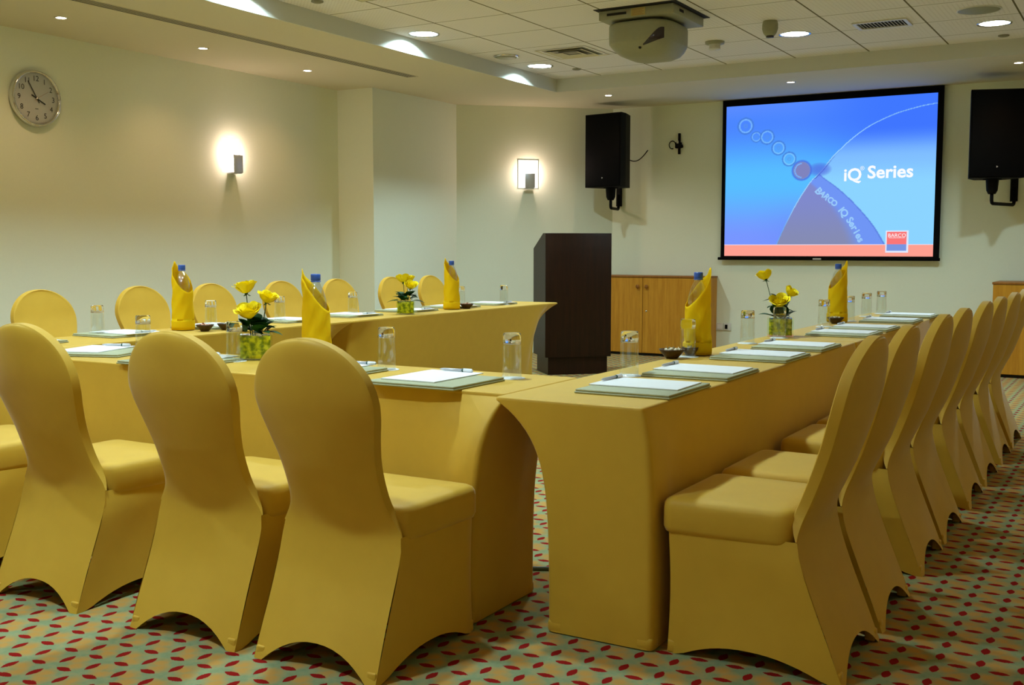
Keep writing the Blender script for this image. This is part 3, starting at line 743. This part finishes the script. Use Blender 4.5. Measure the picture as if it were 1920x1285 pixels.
def at(bx, by, r, f, u): return tuple(Vector((bx, by, TZ)) + RT * r + FW * f + UP * u)
def ang(d): return math.atan2(d.y, d.x)
aR, aL = ang(RT), ang(-RT)
# near-table arrangement
vx, vy = -3.40, 3.545
vase('square rose vase on the near table, biggest in view, behind a tumbler', vx, vy, .76, .148, .112)
rose('topmost open yellow rose of the near table vase', at(vx, vy, -.01, 0, .03), at(vx, vy, -.035, 0, .29), (.1, -.15), 1.22, 1.1, [(.35, aL, .05, .2)], 3)
rose('lowest yellow rose of the near table vase, opening toward us', at(vx, vy, 0, -.01, .03), at(vx, vy, -.012, -.04, .185), (.35, .1), 1.35, 1.15, [(.75, aL + .2, .07, .25), (.6, aR - .4, .06, .1)], 5)
rose('right yellow rose of the near table vase, behind the low one', at(vx, vy, .01, .01, .03), at(vx, vy, .05, .01, .250), (0, .35), 1.1, .9, [(.5, aR, .06, .2)], 8)
def ruff(bx, by, h, r0, n, ln, seed):
    rnd = random.Random(seed); L_ = []
    for q in range(n):
        a = 2 * PI * q / n + rnd.uniform(-.2, .2); zz = rnd.uniform(0, .045)
        L_.append(((r0 * math.cos(a) * rnd.uniform(.2, 1), r0 * math.sin(a) * rnd.uniform(.2, 1), zz), (math.cos(a), math.sin(a), rnd.uniform(.15, 1.5)), ln * rnd.uniform(.75, 1.2)))
    return L_
sprig('dark leaves crowding the mouth of the near table vase', (vx, vy, TZ + .118), ruff(0, 0, 0, .055, 34, .072, 4) + [(tuple(RT * .04), tuple(RT + UP * .15), .085), (tuple(-RT * .04), tuple(-RT + UP * .45), .09)])
# left arm far arrangement
vx, vy = -4.80, 6.59
vase('square rose vase far on the left arm, with the two-tone roses above', vx, vy, .63, .14, .10)
rose('upper left yellow rose of the far left vase', at(vx, vy, 0, 0, .03), at(vx, vy, -.015, 0, .235), (-.2, -.2), 1.35, .9, [(.5, aL, .05, .1)], 12)
rose('front right yellow rose of the far left vase', at(vx, vy, 0, 0, .03), at(vx, vy, .04, -.02, .19), (.3, .35), 1.25, .9, [], 15)
rose('yellow rose tucked behind in the far left vase', at(vx, vy, 0, .01, .03), at(vx, vy, .02, .03, .235), (0, 0), 1.2, .8, [], 18)
sprig('dark leaves round the mouth of the far left vase', (vx, vy, TZ + .10), ruff(0, 0, 0, .05, 30, .07, 6) + [(tuple(RT * .05), tuple(RT + UP * .1), .10), (tuple(-RT * .05), tuple(-RT + UP * .15), .095)])
# right arm arrangement
vx, vy = -1.778, 5.97
vase('square rose vase on the right arm below the screen corner', vx, vy, .29, .142, .105)
rose('highest yellow rose of the right arm vase, leaning left', at(vx, vy, 0, 0, .03), at(vx, vy, -.085, 0, .315), (-.1, -.35), 1.15, .85, [(.72, aR, .05, -.1), (.62, aL, .05, .0), (.5, aL + .5, .045, -.1)], 21)
rose('lowest yellow rose of the right arm vase, facing us', at(vx, vy, 0, -.01, .03), at(vx, vy, -.012, -.02, .17), (.5, .1), 1.3, 1.1, [(.6, aL, .05, .2)], 24)
rose('right yellow rose of the right arm vase, before a long leaf', at(vx, vy, .01, 0, .03), at(vx, vy, .045, .01, .225), (.1, .6), 1.05, .85, [(.6, aR, .05, .0)], 27)
sprig('long leaves spreading from the right arm vase', (vx, vy, TZ + .10), ruff(0, 0, 0, .02, 9, .05, 9) + [(tuple(-RT * .02), tuple(-RT + UP * .55), .12), (tuple(RT * .02), tuple(RT + UP * 1.0), .10), (tuple(RT * .0), tuple(RT * .35 + UP), .17), (tuple(-RT * .0), tuple(UP - RT * .1), .13)])

# ------------------------------------------------------------------ lectern
t = thing('lectern', 'dark wooden lectern with sloping side, standing before the cabinets', 'lectern', (-5.133, 9.37, 0), math.radians(43))
W_, D_ = .675, .50
b = MB(); b.box(.035, W_ - .03, .03, D_ - .02, 0, .175); b.build('plinth', M['ebony'], t)
b = MB(); b.box(0, W_, 0, .024, .175, 1.40, .003); b.build('front_panel', M['ebony'], t)
for x0 in (0.0, W_ - .024):
    b = MB(); pr = [(.024, .175), (D_, .175), (D_, 1.25), (.10, 1.40), (.024, 1.40)]
    l0 = [b.v((x0, y, z)) for y, z in pr]; l1 = [b.v((x0 + .024, y, z)) for y, z in pr]
    b.f(l0); b.f(l1[::-1])
    for q in range(5): b.f([l0[q], l1[q], l1[(q + 1) % 5], l0[(q + 1) % 5]])
    b.build('side_panel', M['ebony'], t)
b = MB(); pr = [(.024, 1.386), (.10, 1.386), (D_, 1.236), (D_, 1.222), (.10, 1.372), (.024, 1.372)]
l0 = [b.v((.024, y, z)) for y, z in pr]; l1 = [b.v((W_ - .024, y, z)) for y, z in pr]
b.f(l0); b.f(l1[::-1])
for q in range(6): b.f([l0[q], l1[q], l1[(q + 1) % 6], l0[(q + 1) % 6]])
b.build('reading_top', M['ebony'], t)
b = MB(); b.box(.024, W_ - .024, .05, D_ - .02, .70, .72); b.box(.024, W_ - .024, .03, D_ - .02, .175, .195); b.build('shelf', M['ebony'], t)

# ------------------------------------------------------------------ low cabinets
def cabinet(label, x0, x1, yf, yb, h, doors, locks=True):
    t = thing('low_cabinet', label, 'cabinet', (x0, yf, 0)); w, d = x1 - x0, yb - yf
    b = MB(); b.box(0, w, .022, d, .03, h - .022); b.build('carcass', M['cherry'], t)
    b = MB(); b.box(-.006, w + .006, -.004, d, h - .022, h, .002); b.build('cabinet_top', M['cherry_dark'], t)
    b = MB(); b.box(.01, w - .01, .03, d, 0, .03); b.build('kick_strip', M['dark'], t)
    for i, (a, e, hs) in enumerate(doors):
        b = MB(); b.box(a + .003, e - .003, 0, .021, .035, h - .026, .001, 1); dr = b.build('door', M['cherry'], t)
        hx_ = (e - .055) if hs > 0 else (a + .055)
        b = MB(); b.M = Matrix.Translation((hx_, 0, h - .125)) @ Matrix.Rotation(PI / 2, 4, 'X'); b.lathe([(.007, 0), (.007, .012), (.021, .018), (.023, .026), (.016, .031), (.001, .032)], 20); b.build('knob', M['cherry_dark'], dr)
        if hs < 0 and locks:
            b = MB(); b.M = Matrix.Translation((a + .05, 0, h * .56)) @ Matrix.Rotation(PI / 2, 4, 'X'); b.lathe([(.011, 0), (.011, .004), (.001, .004)], 16); b.build('lock', M['chrome'], dr)
    return t
cabinet('honey wood cabinet with two knobs between the lectern and the screen', -6.05 + .38, -4.34, 11.70, 12.045, .935, [(0, .55, 1), (.55, 1.32, -1)])
cabinet('honey wood cabinet cut off at the right picture edge', -1.335, .15, 11.45, 12.045, .925, [(0, .74, 1), (.74, 1.48, -1)])

# wall sockets
for x, lb, sock in ((-4.298, 'white blank wall plate beside the cabinet', False), (-4.205, 'white wall socket with a dark insert, right of the blank plate', True)):
    t = thing('wall_plate', lb, 'socket', (x, 12.045, .35), 0, 'wall plates by the cabinet')
    b = MB(); b.box(-.043, .043, -.008, .004, -.043, .043, .002); b.build('plate', M['white'], t)
    b = MB(); b.box(-.03, .002 if sock else .03, -.0095, -.007, -.025, .025, .0008, 1); b.build('insert', M['black'] if sock else M['paper'], t)

# ------------------------------------------------------------------ loudspeakers on wall brackets
def speaker(label, x, y, z0, rz, wallpt, bl):
    t = thing('loudspeaker', label, 'speaker', (x, y, z0), rz, 'black wall loudspeakers')
    w, d, h = .50, .36, .835
    b = MB(); fp = [(-w / 2, 0), (w / 2, 0), (w / 2 - .02, d * .35), (w / 2 - .12, d), (-w / 2 + .12, d), (-w / 2 + .02, d * .35)]
    l0 = [b.v((px, py, 0)) for px, py in fp]; l1 = [b.v((px, py, h)) for px, py in fp]
    b.f(l0[::-1]); b.f(l1)
    for q in range(6): b.f([l0[q], l0[(q + 1) % 6], l1[(q + 1) % 6], l1[q]])
    b.build('cabinet_shell', M['black'], t)
    b = MB(); b.box(-w / 2 + .012, w / 2 - .012, -.012, .001, .012, h - .012, .004); b.build('grille', M['black_satin'], t)
    b = MB(); b.M = Matrix.Translation((.0, -.0125, .105)) @ Matrix.Rotation(PI / 2, 4, 'X'); b.lathe([(.011, 0), (.011, .002), (.001, .002)], 3); b.build('badge', M['silver'], t)
    # bracket is its own part of the installation
    k2 = thing('speaker_bracket', bl, 'bracket', (x, y, z0), rz, 'speaker wall brackets')
    inv = Matrix.Rotation(-rz, 4, 'Z'); wl = inv @ (Vector(wallpt) - Vector((x, y, z0)))
    b = MB(); b.lathe([(.085, -.006), (.085, 0), (.001, 0)], 20, c=(0, d * .45, -.001)); b.lathe([(.06, -.006), (.052, -.11), (.034, -.145), (.001, -.145)], 20, c=(0, d * .45, 0)); b.build('socket_cone', M['black'], k2)
    p0 = Vector((0, d * .45, -.12)); p1 = Vector((0, d * .45, -.235)); pe = Vector((wl.x, wl.y - .03, -.235)); p3 = Vector((wl.x, wl.y - .03, -.06))
    hz = (pe - p1).normalized() * .03
    b = MB(); b.tube([p0, p1 + UP * .03, p1 + hz * .3 + UP * .008, p1 + hz, pe - hz, pe - hz * .3 + UP * .008, pe + UP * .03, p3], .017, 10); b.build('support_tube', M['black'], k2)
    b = MB(); b.box(wl.x - .035, wl.x + .035, wl.y - .03, wl.y - .002, -.20, .06, .004); b.build('wall_plate', M['black'], k2)
    return t
speaker('black loudspeaker on the left, hung at the canted wall corner', -5.51, 11.42, 1.955, math.radians(-10), (-5.58, 12.045, 1.955), 'black bent-tube bracket under the left loudspeaker')
speaker('black loudspeaker on the right, cut by the picture edge', -1.33, 11.36, 1.92, math.radians(19), (-1.245, 12.045, 1.92), 'black bent-tube bracket under the right loudspeaker')
b = MB(); pts = []
for i in range(15):
    f = i / 14; pts.append((-5.42 + .20 * f, 11.85 + .19 * f, 2.32 - .06 * math.sin(PI * f) + .09 * f * f))
b.tube(pts, .006, 6); tag(b.build('speaker_cable', M['black']), 'thin black cable looping from the left loudspeaker to the wall', 'cable')
t = thing('empty_bracket', 'small black empty bracket with curled cable left of the screen', 'bracket', (-4.82, 12.045, 2.465))
b = MB(); b.box(-.012, .012, -.03, 0, -.12, .12, .003); b.box(-.035, .035, -.07, -.01, -.055, .015, .01); b.build('bracket_plate', M['black'], t)
b = MB(); b.tube([(.02, -.05, -.03), (.055, -.06, -.04), (.05, -.07, -.02)], .014, 8); b.build('clamp', M['black'], t)
b = MB(); b.tube([(-.085 + .04 * math.cos(a / 10 * 5), -.02, -.01 + .045 * math.sin(a / 10 * 5)) for a in range(11)] , .006, 6); b.build('cable_curl', M['black'], t)
b = MB(); b.box(-.012, .012, -.076, -.069, .0, .03, .002); b.build('white_tag', M['white'], t)

# ------------------------------------------------------------------ projection screen
t = thing('projection_screen', 'wall projection screen glowing with a blue slide in a black border', 'screen', (-4.282, 11.99, 1.12))
SW, SH = 2.36, 1.795
ix0, ix1, iz0, iz1 = .045, 2.30, .046, 1.724
b = MB(); b.box(0, ix0, -.006, .0, .03, SH); b.box(ix1, SW, -.006, 0, .03, SH); b.box(ix0, ix1, -.006, 0, iz1, SH); b.box(ix0, ix1, -.006, 0, .03, iz0); b.box(0, SW, 0, .003, .03, SH); b.build('black_border', M['black_satin'], t)
b = MB(); b.box(-.03, SW + .01, -.022, .012, 0, .032, .006); b.build('weight_bar', M['black_satin'], t)
b = MB(); b.box(1.06, 1.15, -.0235, -.021, .008, .024); b.build('maker_badge', M['silver'], t)
# the slide: colours per vertex on a fine grid
NX, NY = 360, 268
ARC = [(.25, .0), (.27, .085), (.345, .30), (.425, .475), (.48, .55), (.545, .655), (.675, .80), (.81, .885), (.93, .925), (1.01, .94)]
ARCV = [(v, u) for u, v in ARC]
L2 = [(.07, .785), (.20, .725), (.34, .635), (.44, .555), (.50, .495), (.54, .46)]
def mixc(a, b_, f): f = max(0, min(1, f)); return tuple(a[i] + (b_[i] - a[i]) * f for i in range(3))
def sm(x, a, b_): f = max(0, min(1, (x - a) / (b_ - a))); return f * f * (3 - 2 * f)
def slide(u, v):
    if .787 < u < .890 and .026 < v < .163:          # logo square over the red band
        if .794 < u < .883 and .034 < v < .155: return (250, 118, 118) if v > .077 else (120, 150, 225)
        return (225, 235, 255)
    if v < .072: return (255, 160, 145)
    if v < .078: return (235, 225, 245)
    left = mixc((120, 150, 255), (88, 190, 255), sm(v, .1, .5)); left = mixc(left, (76, 135, 255), sm(v, .52, .88)); left = mixc(left, (90, 140, 255), sm(v, .88, 1) * (1 - u))
    left = mixc(left, (100, 140, 250), sm(u, .1, .5) * sm(.45 - v, 0, .3) * .6)
    left = mixc(left, (64, 120, 255), sm(u, .3, .8) * sm(v, .5, .9))
    ua = herm(ARCV, v)
    right = mixc((140, 212, 255), (128, 190, 255), sm(v, .45, .65)); right = mixc(right, (64, 118, 255), sm(v, .62, .82))
    d = u - ua
    c_ = left if d < 0 else right
    # wedge between arc and lower line
    if v < .535:
        ul = herm(L2, v)
        if d > 0 and u < ul:
            wv = mixc((134, 140, 178), (128, 138, 205), sm(v, .05, .4))
            band = sm(u, ul - .20 + .2 * v, ul - .08)
            c_ = mixc(wv, (112, 150, 245), band)
        if abs(u - ul) < .0035 and d > 0: c_ = (92, 128, 225)
    pd_ = abs(d) / math.sqrt(1 + ((herm(ARCV, v + .005) - herm(ARCV, v - .005)) * 1.345 / .01) ** 2) * 1.345
    if pd_ < .0026 and v > .078: c_ = mixc((160, 215, 255), (110, 170, 240), max(sm(.35 - v, 0, .2), sm(v, .7, .95) * .6))
    elif 0 < d < .009 and v > .5: c_ = mixc((50, 90, 190), c_, sm(v, .5, .7))
    # droplet row
    for (cx, cy, r) in ((.10, .865, .052), (.155, .79, .034), (.210, .785, .046), (.268, .71, .044), (.322, .635, .044)):
        q = math.hypot((u - cx) * 1.345, v - cy) / r
        if q < 1.15:
            if abs(q - 1) < .10: c_ = mixc(c_, (70, 125, 215), .8)
            elif abs(q - .8) < .09: c_ = mixc(c_, (150, 215, 255), .55)
            elif q < .28 and q > .14: c_ = mixc(c_, (90, 150, 230), .6)
    q = math.hypot((u - .385) * 1.345, v - .558) / .062
    q2 = math.hypot((u - .47) * 1.2, (v - .56) * 1.6) / .075
    if q2 < 1: c_ = mixc(c_, (84, 110, 225), .75 * (1 - q2 ** 3))
    if q < 1.15:
        if q < .9: c_ = mixc((128, 132, 190), c_, sm(q, .75, 1.0) * .4)
        else: c_ = mixc(c_, (76, 110, 225), .8 * (1 - sm(q, 1.0, 1.15)))
        if abs(q - .72) < .06 and u < .385 and v > .5: c_ = (120, 180, 255)
    return c_
me = bpy.data.meshes.new('slide_image'); vs = []; cols = []
for j in range(NY + 1):
    for i in range(NX + 1):
        u, v = i / NX, j / NY
        vs.append((ix0 + (ix1 - ix0) * u, -.0068, iz0 + (iz1 - iz0) * v)); r_, g_, b_ = slide(u, v); cols.extend(lin(r_, g_, b_))
fs_ = [(j * (NX + 1) + i, j * (NX + 1) + i + 1, (j + 1) * (NX + 1) + i + 1, (j + 1) * (NX + 1) + i) for j in range(NY) for i in range(NX)]
me.from_pydata(vs, [], fs_); ca = me.color_attributes.new('slide', 'FLOAT_COLOR', 'POINT'); ca.data.foreach_set('color', cols)
k = NT('projected_slide'); at_ = k.n('ShaderNodeAttribute', attribute_name='slide'); k.base((0, 0, 0, 1), .8, 0, 0)
k.put(k.b.inputs['Emission Color'], at_.outputs['Color']); k.b.inputs['Emission Strength'].default_value = 1.0
me.materials.append(k.mat); o = bpy.data.objects.new('slide_image', me); COL.objects.link(o); o.parent = t
def facing(x, z, rot=0, y=-.0085, sx_=1, sz_=1): return Matrix.Translation((x, y, z)) @ Matrix.Rotation(PI / 2, 4, 'X') @ Matrix.Rotation(rot, 4, 'Z') @ Matrix.Diagonal((sx_, sz_, 1, 1))
def uvp(u, v): return ix0 + (ix1 - ix0) * u, iz0 + (iz1 - iz0) * v
wl_ = emit('slide_white', (.95, .97, 1, 1), 1.0); pale = emit('slide_pale_blue', lin(150, 200, 250), 1.0)
b = MB(); x, z = uvp(.628, .515); add_text(b, 'iQ', .185, facing(x, z, 0, sx_=1.0), bold=.0045); x, z = uvp(.672, .556); add_text(b, '\u00ae', .06, facing(x, z))
x, z = uvp(.800, .527); add_text(b, 'Series', .185, facing(x, z, .0, sx_=1.05), bold=.0045); b.build('slide_title', wl_, t, fix=False)
b = MB()
S_ = 'BARCO IQ Series'; path_ = [(.478, .435), (.50, .408), (.52, .38), (.54, .352), (.558, .325), (.575, .30), (.588, .272), (.604, .252), (.622, .222), (.635, .20), (.648, .180), (.660, .160), (.672, .138), (.680, .120), (.690, .098)]
for i, chx in enumerate(S_):
    if chx == ' ': continue
    f = i / 14; u = .480 + .205 * f - .012 * math.sin(PI * f) * 0; v = .420 - .315 * (f * .82 + .18 * f * f)
    x, z = uvp(u - .012 + .022 * math.sin(PI * f), v); big = chx in 'BIQS'
    add_text(b, chx, .105 if (big or i > 8) else .085, facing(x, z, -math.radians(50 + 9 * f)), bold=.0035)
b.build('slide_subtitle', pale, t, fix=False)
b = MB(); x, z = uvp(.8385, .131); add_text(b, 'BARCO', .055, facing(x, z)); b.box(x - .08, x + .08, -.0085, -.0080, z - .026, z - .0225); b.build('slide_logo_text', wl_, t, fix=False)

# ------------------------------------------------------------------ clock
t = thing('wall_clock', 'round chrome wall clock with black numerals on the left wall', 'clock', (XL, 5.51, 2.408), PI / 2)
# local: x along the wall, -y into the room, z up ; rz=pi/2 maps -y to +x
b = MB(); b.M = Matrix.Rotation(PI / 2, 4, 'X'); b.lathe([(.217, 0), (.219, .02), (.213, .045), (.203, .052), (.196, .046), (.190, .032)], 64); b.build('rim', M['chrome'], t)
b = MB(); b.M = Matrix.Rotation(PI / 2, 4, 'X'); b.lathe([(.192, .030), (.001, .030)], 64); b.build('dial', M['dial'], t)
b = MB()
for h in range(1, 13):
    a = PI / 2 - 2 * PI * h / 12; add_text(b, str(h), .058, facing(.150 * math.cos(a), .150 * math.sin(a), 0, -.0315))
for h in range(60):
    a = 2 * PI * h / 60; b.box(.184 * math.cos(a) - .001, .184 * math.cos(a) + .001, -.0315, -.031, .184 * math.sin(a) - .001, .184 * math.sin(a) + .001)
b.box(-.014, .014, -.0315, -.031, -.082, -.078)
b.build('numerals', M['ink'], t, fix=False)
def hand(ln, tail, w, a, y, name, mat):
    b = MB(); b.M = Matrix.Rotation(a, 4, 'Y'); b.box(-w, w, y - .0015, y, -tail, ln, .0005, 1); b.build(name, mat, t)
hand(.085, .05, .0045, math.radians(118), -.035, 'hour_hand', M['ink']); hand(.145, .04, .0035, math.radians(-30), -.038, 'minute_hand', M['ink']); hand(.12, .03, .0008, math.radians(60), -.041, 'second_hand', M['red_ink'])
b = MB(); b.M = Matrix.Rotation(PI / 2, 4, 'X'); b.lathe([(.008, .032), (.008, .043), (.001, .045)], 16); b.build('centre_cap', M['chrome'], t)

# ------------------------------------------------------------------ wall sconces
warm = emit('sconce_lamp', (1, .80, .70, 1), 22)
glow = emit('sconce_glass_lit', (1, .90, .84, 1), 1.15)
def sconce(label, loc, rz):
    t = thing('wall_sconce', label, 'wall lamp', loc, rz, 'lit wall sconces')
    b = MB(); b.box(-.12, .12, -.0004, .004, -.165, .165); b.build('back_glass', glow, t)
    b = MB(); b.box(-.058, .058, -.098, -.090, -.165, -.0, .003); b.build('front_plate', M['sconce'], t)
    b = MB(); b.box(-.05, .05, -.090, -.004, -.172, -.162, .002); b.build('bottom_plate', M['sconce'], t)
    b = MB(); b.lathe([(.001, -.16), (.013, -.155), (.013, -.03), (.001, -.02)], 14, c=(0, -.05, 0)); b.build('bulb', warm, t)
    Lp = bpy.data.lights.new('sconce_light', 'POINT'); Lp.energy = 7; Lp.color = (1, .72, .58); Lp.shadow_soft_size = .02
    lo = bpy.data.objects.new('sconce_light', Lp); COL.objects.link(lo)
    d = Matrix.Rotation(rz, 3, 'Z') @ Vector((0, -.068, .01)); lo.location = Vector(loc) + d
    return t
sconce('lit steel wall sconce on the left wall, right of the clock', (XL, 7.60, 2.125), PI / 2)
cang = math.atan2(1.30, 1.39)
sconce('lit steel wall sconce on the canted wall left of the loudspeaker', (-6.445, 11.331, 2.13), cang)

# ------------------------------------------------------------------ ceiling fittings
t = thing('slot_grille', 'long black linear slot air grille along the left soffit', 'air grille', (-6.31, 0, HC))
b = MB(); b.box(-.055, .055, -.3, 8.80, -.004, -.001); b.build('slots', M['dark'], t)
for i, xx in enumerate((-.058, -.032, -.010, .012, .034, .056)):
    b = MB(); b.box(xx - .0035, xx + .0035, -.32, 8.82, -.0045, 0); b.build('blade', M['plaster'], t)
def disc(name, label, cat, x, y, prof, mat, z=TC, extra=None):
    t = thing(name, label, cat, (x, y, z)); b = MB(); b.lathe(prof, 36); b.build('housing', mat, t)
    if extra: extra(t)
    return t
disc('round_air_valve', 'round air valve with dark rim in the far left tray', 'air vent', -5.34, 8.97, [(.10, 0), (.10, -.012), (.085, -.02), (.001, -.02)], M['beige_plastic'], extra=lambda t: (lambda b: (b.lathe([(.118, 0), (.118, -.010), (.104, -.014), (.104, 0)], 36), b.build('rim', M['chrome'], t)))(MB()))
disc('disc_speaker', 'flat grey-green disc speaker in the ceiling at the far right', 'ceiling speaker', -1.225, 9.07, [(.15, 0), (.148, -.006), (.135, -.010), (.001, -.012)], M['beige_plastic'], extra=lambda t: (lambda b: (b.lathe([(.160, 0), (.158, -.008), (.149, -.008), (.149, 0)], 36), b.build('rim', M['white'], t)))(MB()))
for x, y, lb in ((-1.184, 10.247, 'small dark ceiling button beside the far right downlight'), (-5.10, 9.95, 'small dark ceiling button near the far tray corner'), (-5.365, 6.305, 'small dark ceiling button at the left top of the picture')):
    t = disc('ceiling_sensor', lb, 'sensor', x, y, [(.045, 0), (.045, -.008), (.03, -.014), (.001, -.014)], M['beige_dark']); t['group'] = 'small round ceiling sensors'
t = thing('motion_detector', 'cream egg-shaped detector hanging from the tray ceiling', 'detector', (-2.72, 8.68, TC))
b = MB(); b.lathe([(.055, 0), (.062, -.025), (.063, -.06), (.052, -.095), (.036, -.115), (.001, -.117)], 28); b.build('dome', M['beige_plastic'], t)
b = MB(); b.lathe([(.032, -.112), (.030, -.128), (.001, -.130)], 20); b.build('sensor_head', M['lens'], t)
t = thing('smoke_detector', 'small round smoke detector with slotted cage right of the projector', 'detector', (-3.40, 9.28, TC))
b = MB(); b.lathe([(.085, 0), (.083, -.02), (.05, -.025)], 28); b.build('base', M['beige_plastic'], t)
b = MB(); b.lathe([(.05, -.022), (.048, -.055), (.052, -.058), (.05, -.068), (.001, -.07)], 24); b.build('cage', M['white'], t)
def grille(label, x, y, w, d, blades, name='ceiling_grille'):
    t = thing(name, label, 'air vent', (x, y, TC), 0)
    b = MB()
    for x0, x1, y0, y1 in ((-w, w, -d, -d + .03), (-w, w, d - .03, d), (-w, -w + .03, -d + .03, d - .03), (w - .03, w, -d + .03, d - .03)): b.box(x0, x1, y0, y1, -.012, 0, .002, 1)
    b.build('frame', M['white'], t)
    b = MB(); b.box(-w + .03, w - .03, -d + .03, d - .03, -.002, 0); b.build('cavity', M['dark'], t)
    for q in range(blades):
        xx = -w + .05 + (2 * w - .1) * q / (blades - 1); b = MB(); b.M = Matrix.Translation((xx, 0, -.006)) @ Matrix.Rotation(.6, 4, 'Y'); b.box(-.007, .007, -d + .03, d - .03, -.0015, .0015); b.build('blade', M['white'], t)
    return t
grille('white ceiling grille with angled blades, right of the hanging detector', -1.97, 9.23, .21, .15, 13)
t = thing('square_diffuser', 'square ceiling air diffuser beside the projector', 'air vent', (-4.72, 9.12, TC))
for i, (s, z) in enumerate(((.26, .004), (.19, .012), (.12, .02))):
    b = MB(); q = s; b.grid([[(-q, -q, -z), (q, -q, -z), (q, q, -z), (-q, q, -z)], [(-q + .05, -q + .05, -z + .012), (q - .05, -q + .05, -z + .012), (q - .05, q - .05, -z + .012), (-q + .05, q - .05, -z + .012)]], False, True); b.build('cone', M['plaster'], t)
b = MB(); b.box(-.21, .21, -.21, .21, -.003, 0); b.build('cavity', M['beige_dark'], t)
t = thing('access_frame', 'thin square access frame at the top of the tiled ceiling', 'hatch', (-4.86, 6.25, TC))
b = MB(); b.box(-.22, .22, -.22, .22, -.006, 0, .002, 1); b.build('panel', M['plaster'], t); b = MB()
for x0, x1, y0, y1 in ((-.235, .235, -.235, -.222), (-.235, .235, .222, .235), (-.235, -.222, -.222, .222), (.222, .235, -.222, .222)): b.box(x0, x1, y0, y1, -.004, 0)
b.build('frame', M['beige_dark'], t)

# ceiling projector
t = thing('ceiling_projector', 'grey-green projector hanging from the tiled ceiling before the screen', 'projector', (-3.42, 7.95, TC))
b = MB(); b.box(-.335, .335, -.355, .355, -.004, 0); b.build('ceiling_opening', M['dark'], t)
b = MB(); b.box(-.31, .30, -.31, .31, -.078, -.006, .006); 
pl = b.build('mount_tray', M['beige_plastic'], t)
b = MB(); b.box(-.24, -.08, -.313, -.310, -.05, -.032); b.box(.302, .304, -.20, -.12, -.05, -.03); b.build('slot', M['dark'], pl)
b = MB(); b.box(-.04, .075, -.3125, -.3105, -.07, -.012); b.build('warning_label', M['yellow_label'], pl)
b = MB()
for q in range(5): b.box(-.03, .065 - .015 * (q % 2), -.3132, -.3126, -.064 + .010 * q, -.0615 + .010 * q)
b.build('label_text', M['red_ink'], pl)
b = MB(); b.box(-.24, .16, -.18, .25, -.10, -.078); b.build('gap_plate', M['dark'], t)
# rounded body: upright sides, then a belly that swells towards the screen side
NB = 48
def bsurf(a, z, k_, ys, o=0.0):
    c_, s_ = math.cos(a), math.sin(a); e = 2 / 3.6
    return ((abs(c_) ** e) * math.copysign(1, c_) * (.262 * k_ + o) - .03, (abs(s_) ** e) * math.copysign(1, s_) * (.30 * k_ + o) + ys, z)
PR_ = [(-.098, .95, 0), (-.104, .985, 0), (-.12, 1.0, 0), (-.20, 1.0, 0), (-.243, .995, 0), (-.250, .985, 0), (-.285, .90, .015), (-.315, .78, .03), (-.336, .60, .04), (-.345, .35, .045)]
b = MB(); rows = [[bsurf(2 * PI * q / NB, z, k_, ys) for q in range(NB)] for z, k_, ys in PR_]
vv = b.grid(rows, True, True); b.f(vv[-1], True); b.f(vv[0][::-1]); b.build('body_shell', M['beige_plastic'], t)
def kz(z): return herm([(-a_, k_) for a_, k_, _ in PR_], -z), herm([(-a_, y_) for a_, _, y_ in PR_], -z)
b = MB(); rows = []
for i in range(13):
    f = i / 12; a = math.radians(-84 + 44 * f)
    zt = -.275 + .115 * math.sin(PI / 2 * min(1, f * 1.15)) ** 1.2; zb_ = -.283 + .045 * f
    row = []
    for g in range(7):
        z = zb_ + (zt - zb_) * g / 6; k_, ys = kz(z); row.append(bsurf(a, z, k_, ys, .0025))
    rows.append(row)
b.grid(rows); b.build('side_vent', M['lens'], t, fix=False)
b = MB(); k_, ys = kz(-.293); p = bsurf(math.radians(-88), -.293, k_, ys); b.lathe([(.001, -.012), (.011, -.006), (.012, .004), (.001, .012)], 12, c=p); b.build('screw', M['dark'], t)
b = MB(); b.M = Matrix.Translation((.08, .27, -.19)) @ Matrix.Rotation(-PI / 2, 4, 'X'); b.lathe([(.065, .0), (.065, .07), (.058, .075), (.052, .05), (.001, .045)], 28); b.build('lens_barrel', M['lens'], t)

# floor cable seen through the gap
t = MB(); t.tube([(-2.05, 3.60, .006), (-1.93, 3.66, .006), (-1.80, 3.80, .006), (-1.72, 4.1, .006)], .009, 8); tag(t.build('floor_cable', plain('grey_cable', (.12, .17, .18, 1), .5)), 'grey cable on the carpet showing through the gap between the near tables', 'cable')

# ------------------------------------------------------------------ camera, world, view
cam = bpy.data.cameras.new('camera'); co = bpy.data.objects.new('camera', cam); COL.objects.link(co)
cam.sensor_width = 36; cam.lens = 36 * 2040 / 1920; co.location = (0, 0, 1.245)
co.rotation_euler = (PI / 2 - math.radians(4.917), 0, math.radians(30.477)); cam.clip_start = .05
cam.dof.use_dof = False
scene.camera = co
w = bpy.data.worlds.new('world'); scene.world = w; w.use_nodes = True
w.node_tree.nodes['Background'].inputs[0].default_value = (.5, .45, .35, 1); w.node_tree.nodes['Background'].inputs[1].default_value = .02
vs_ = scene.view_settings; scene.display_settings.display_device = 'sRGB'
vs_.view_transform = 'Standard'; vs_.look = 'None'; vs_.gamma = 1; vs_.exposure = 0; vs_.use_curve_mapping = False
cy = scene.cycles
cy.max_bounces = 10; cy.diffuse_bounces = 5; cy.glossy_bounces = 4; cy.transmission_bounces = 10; cy.transparent_max_bounces = 24
cy.caustics_reflective = False; cy.caustics_refractive = False; cy.sample_clamp_indirect = 6
cy.use_denoising = True; cy.use_adaptive_sampling = True; cy.adaptive_threshold = .02
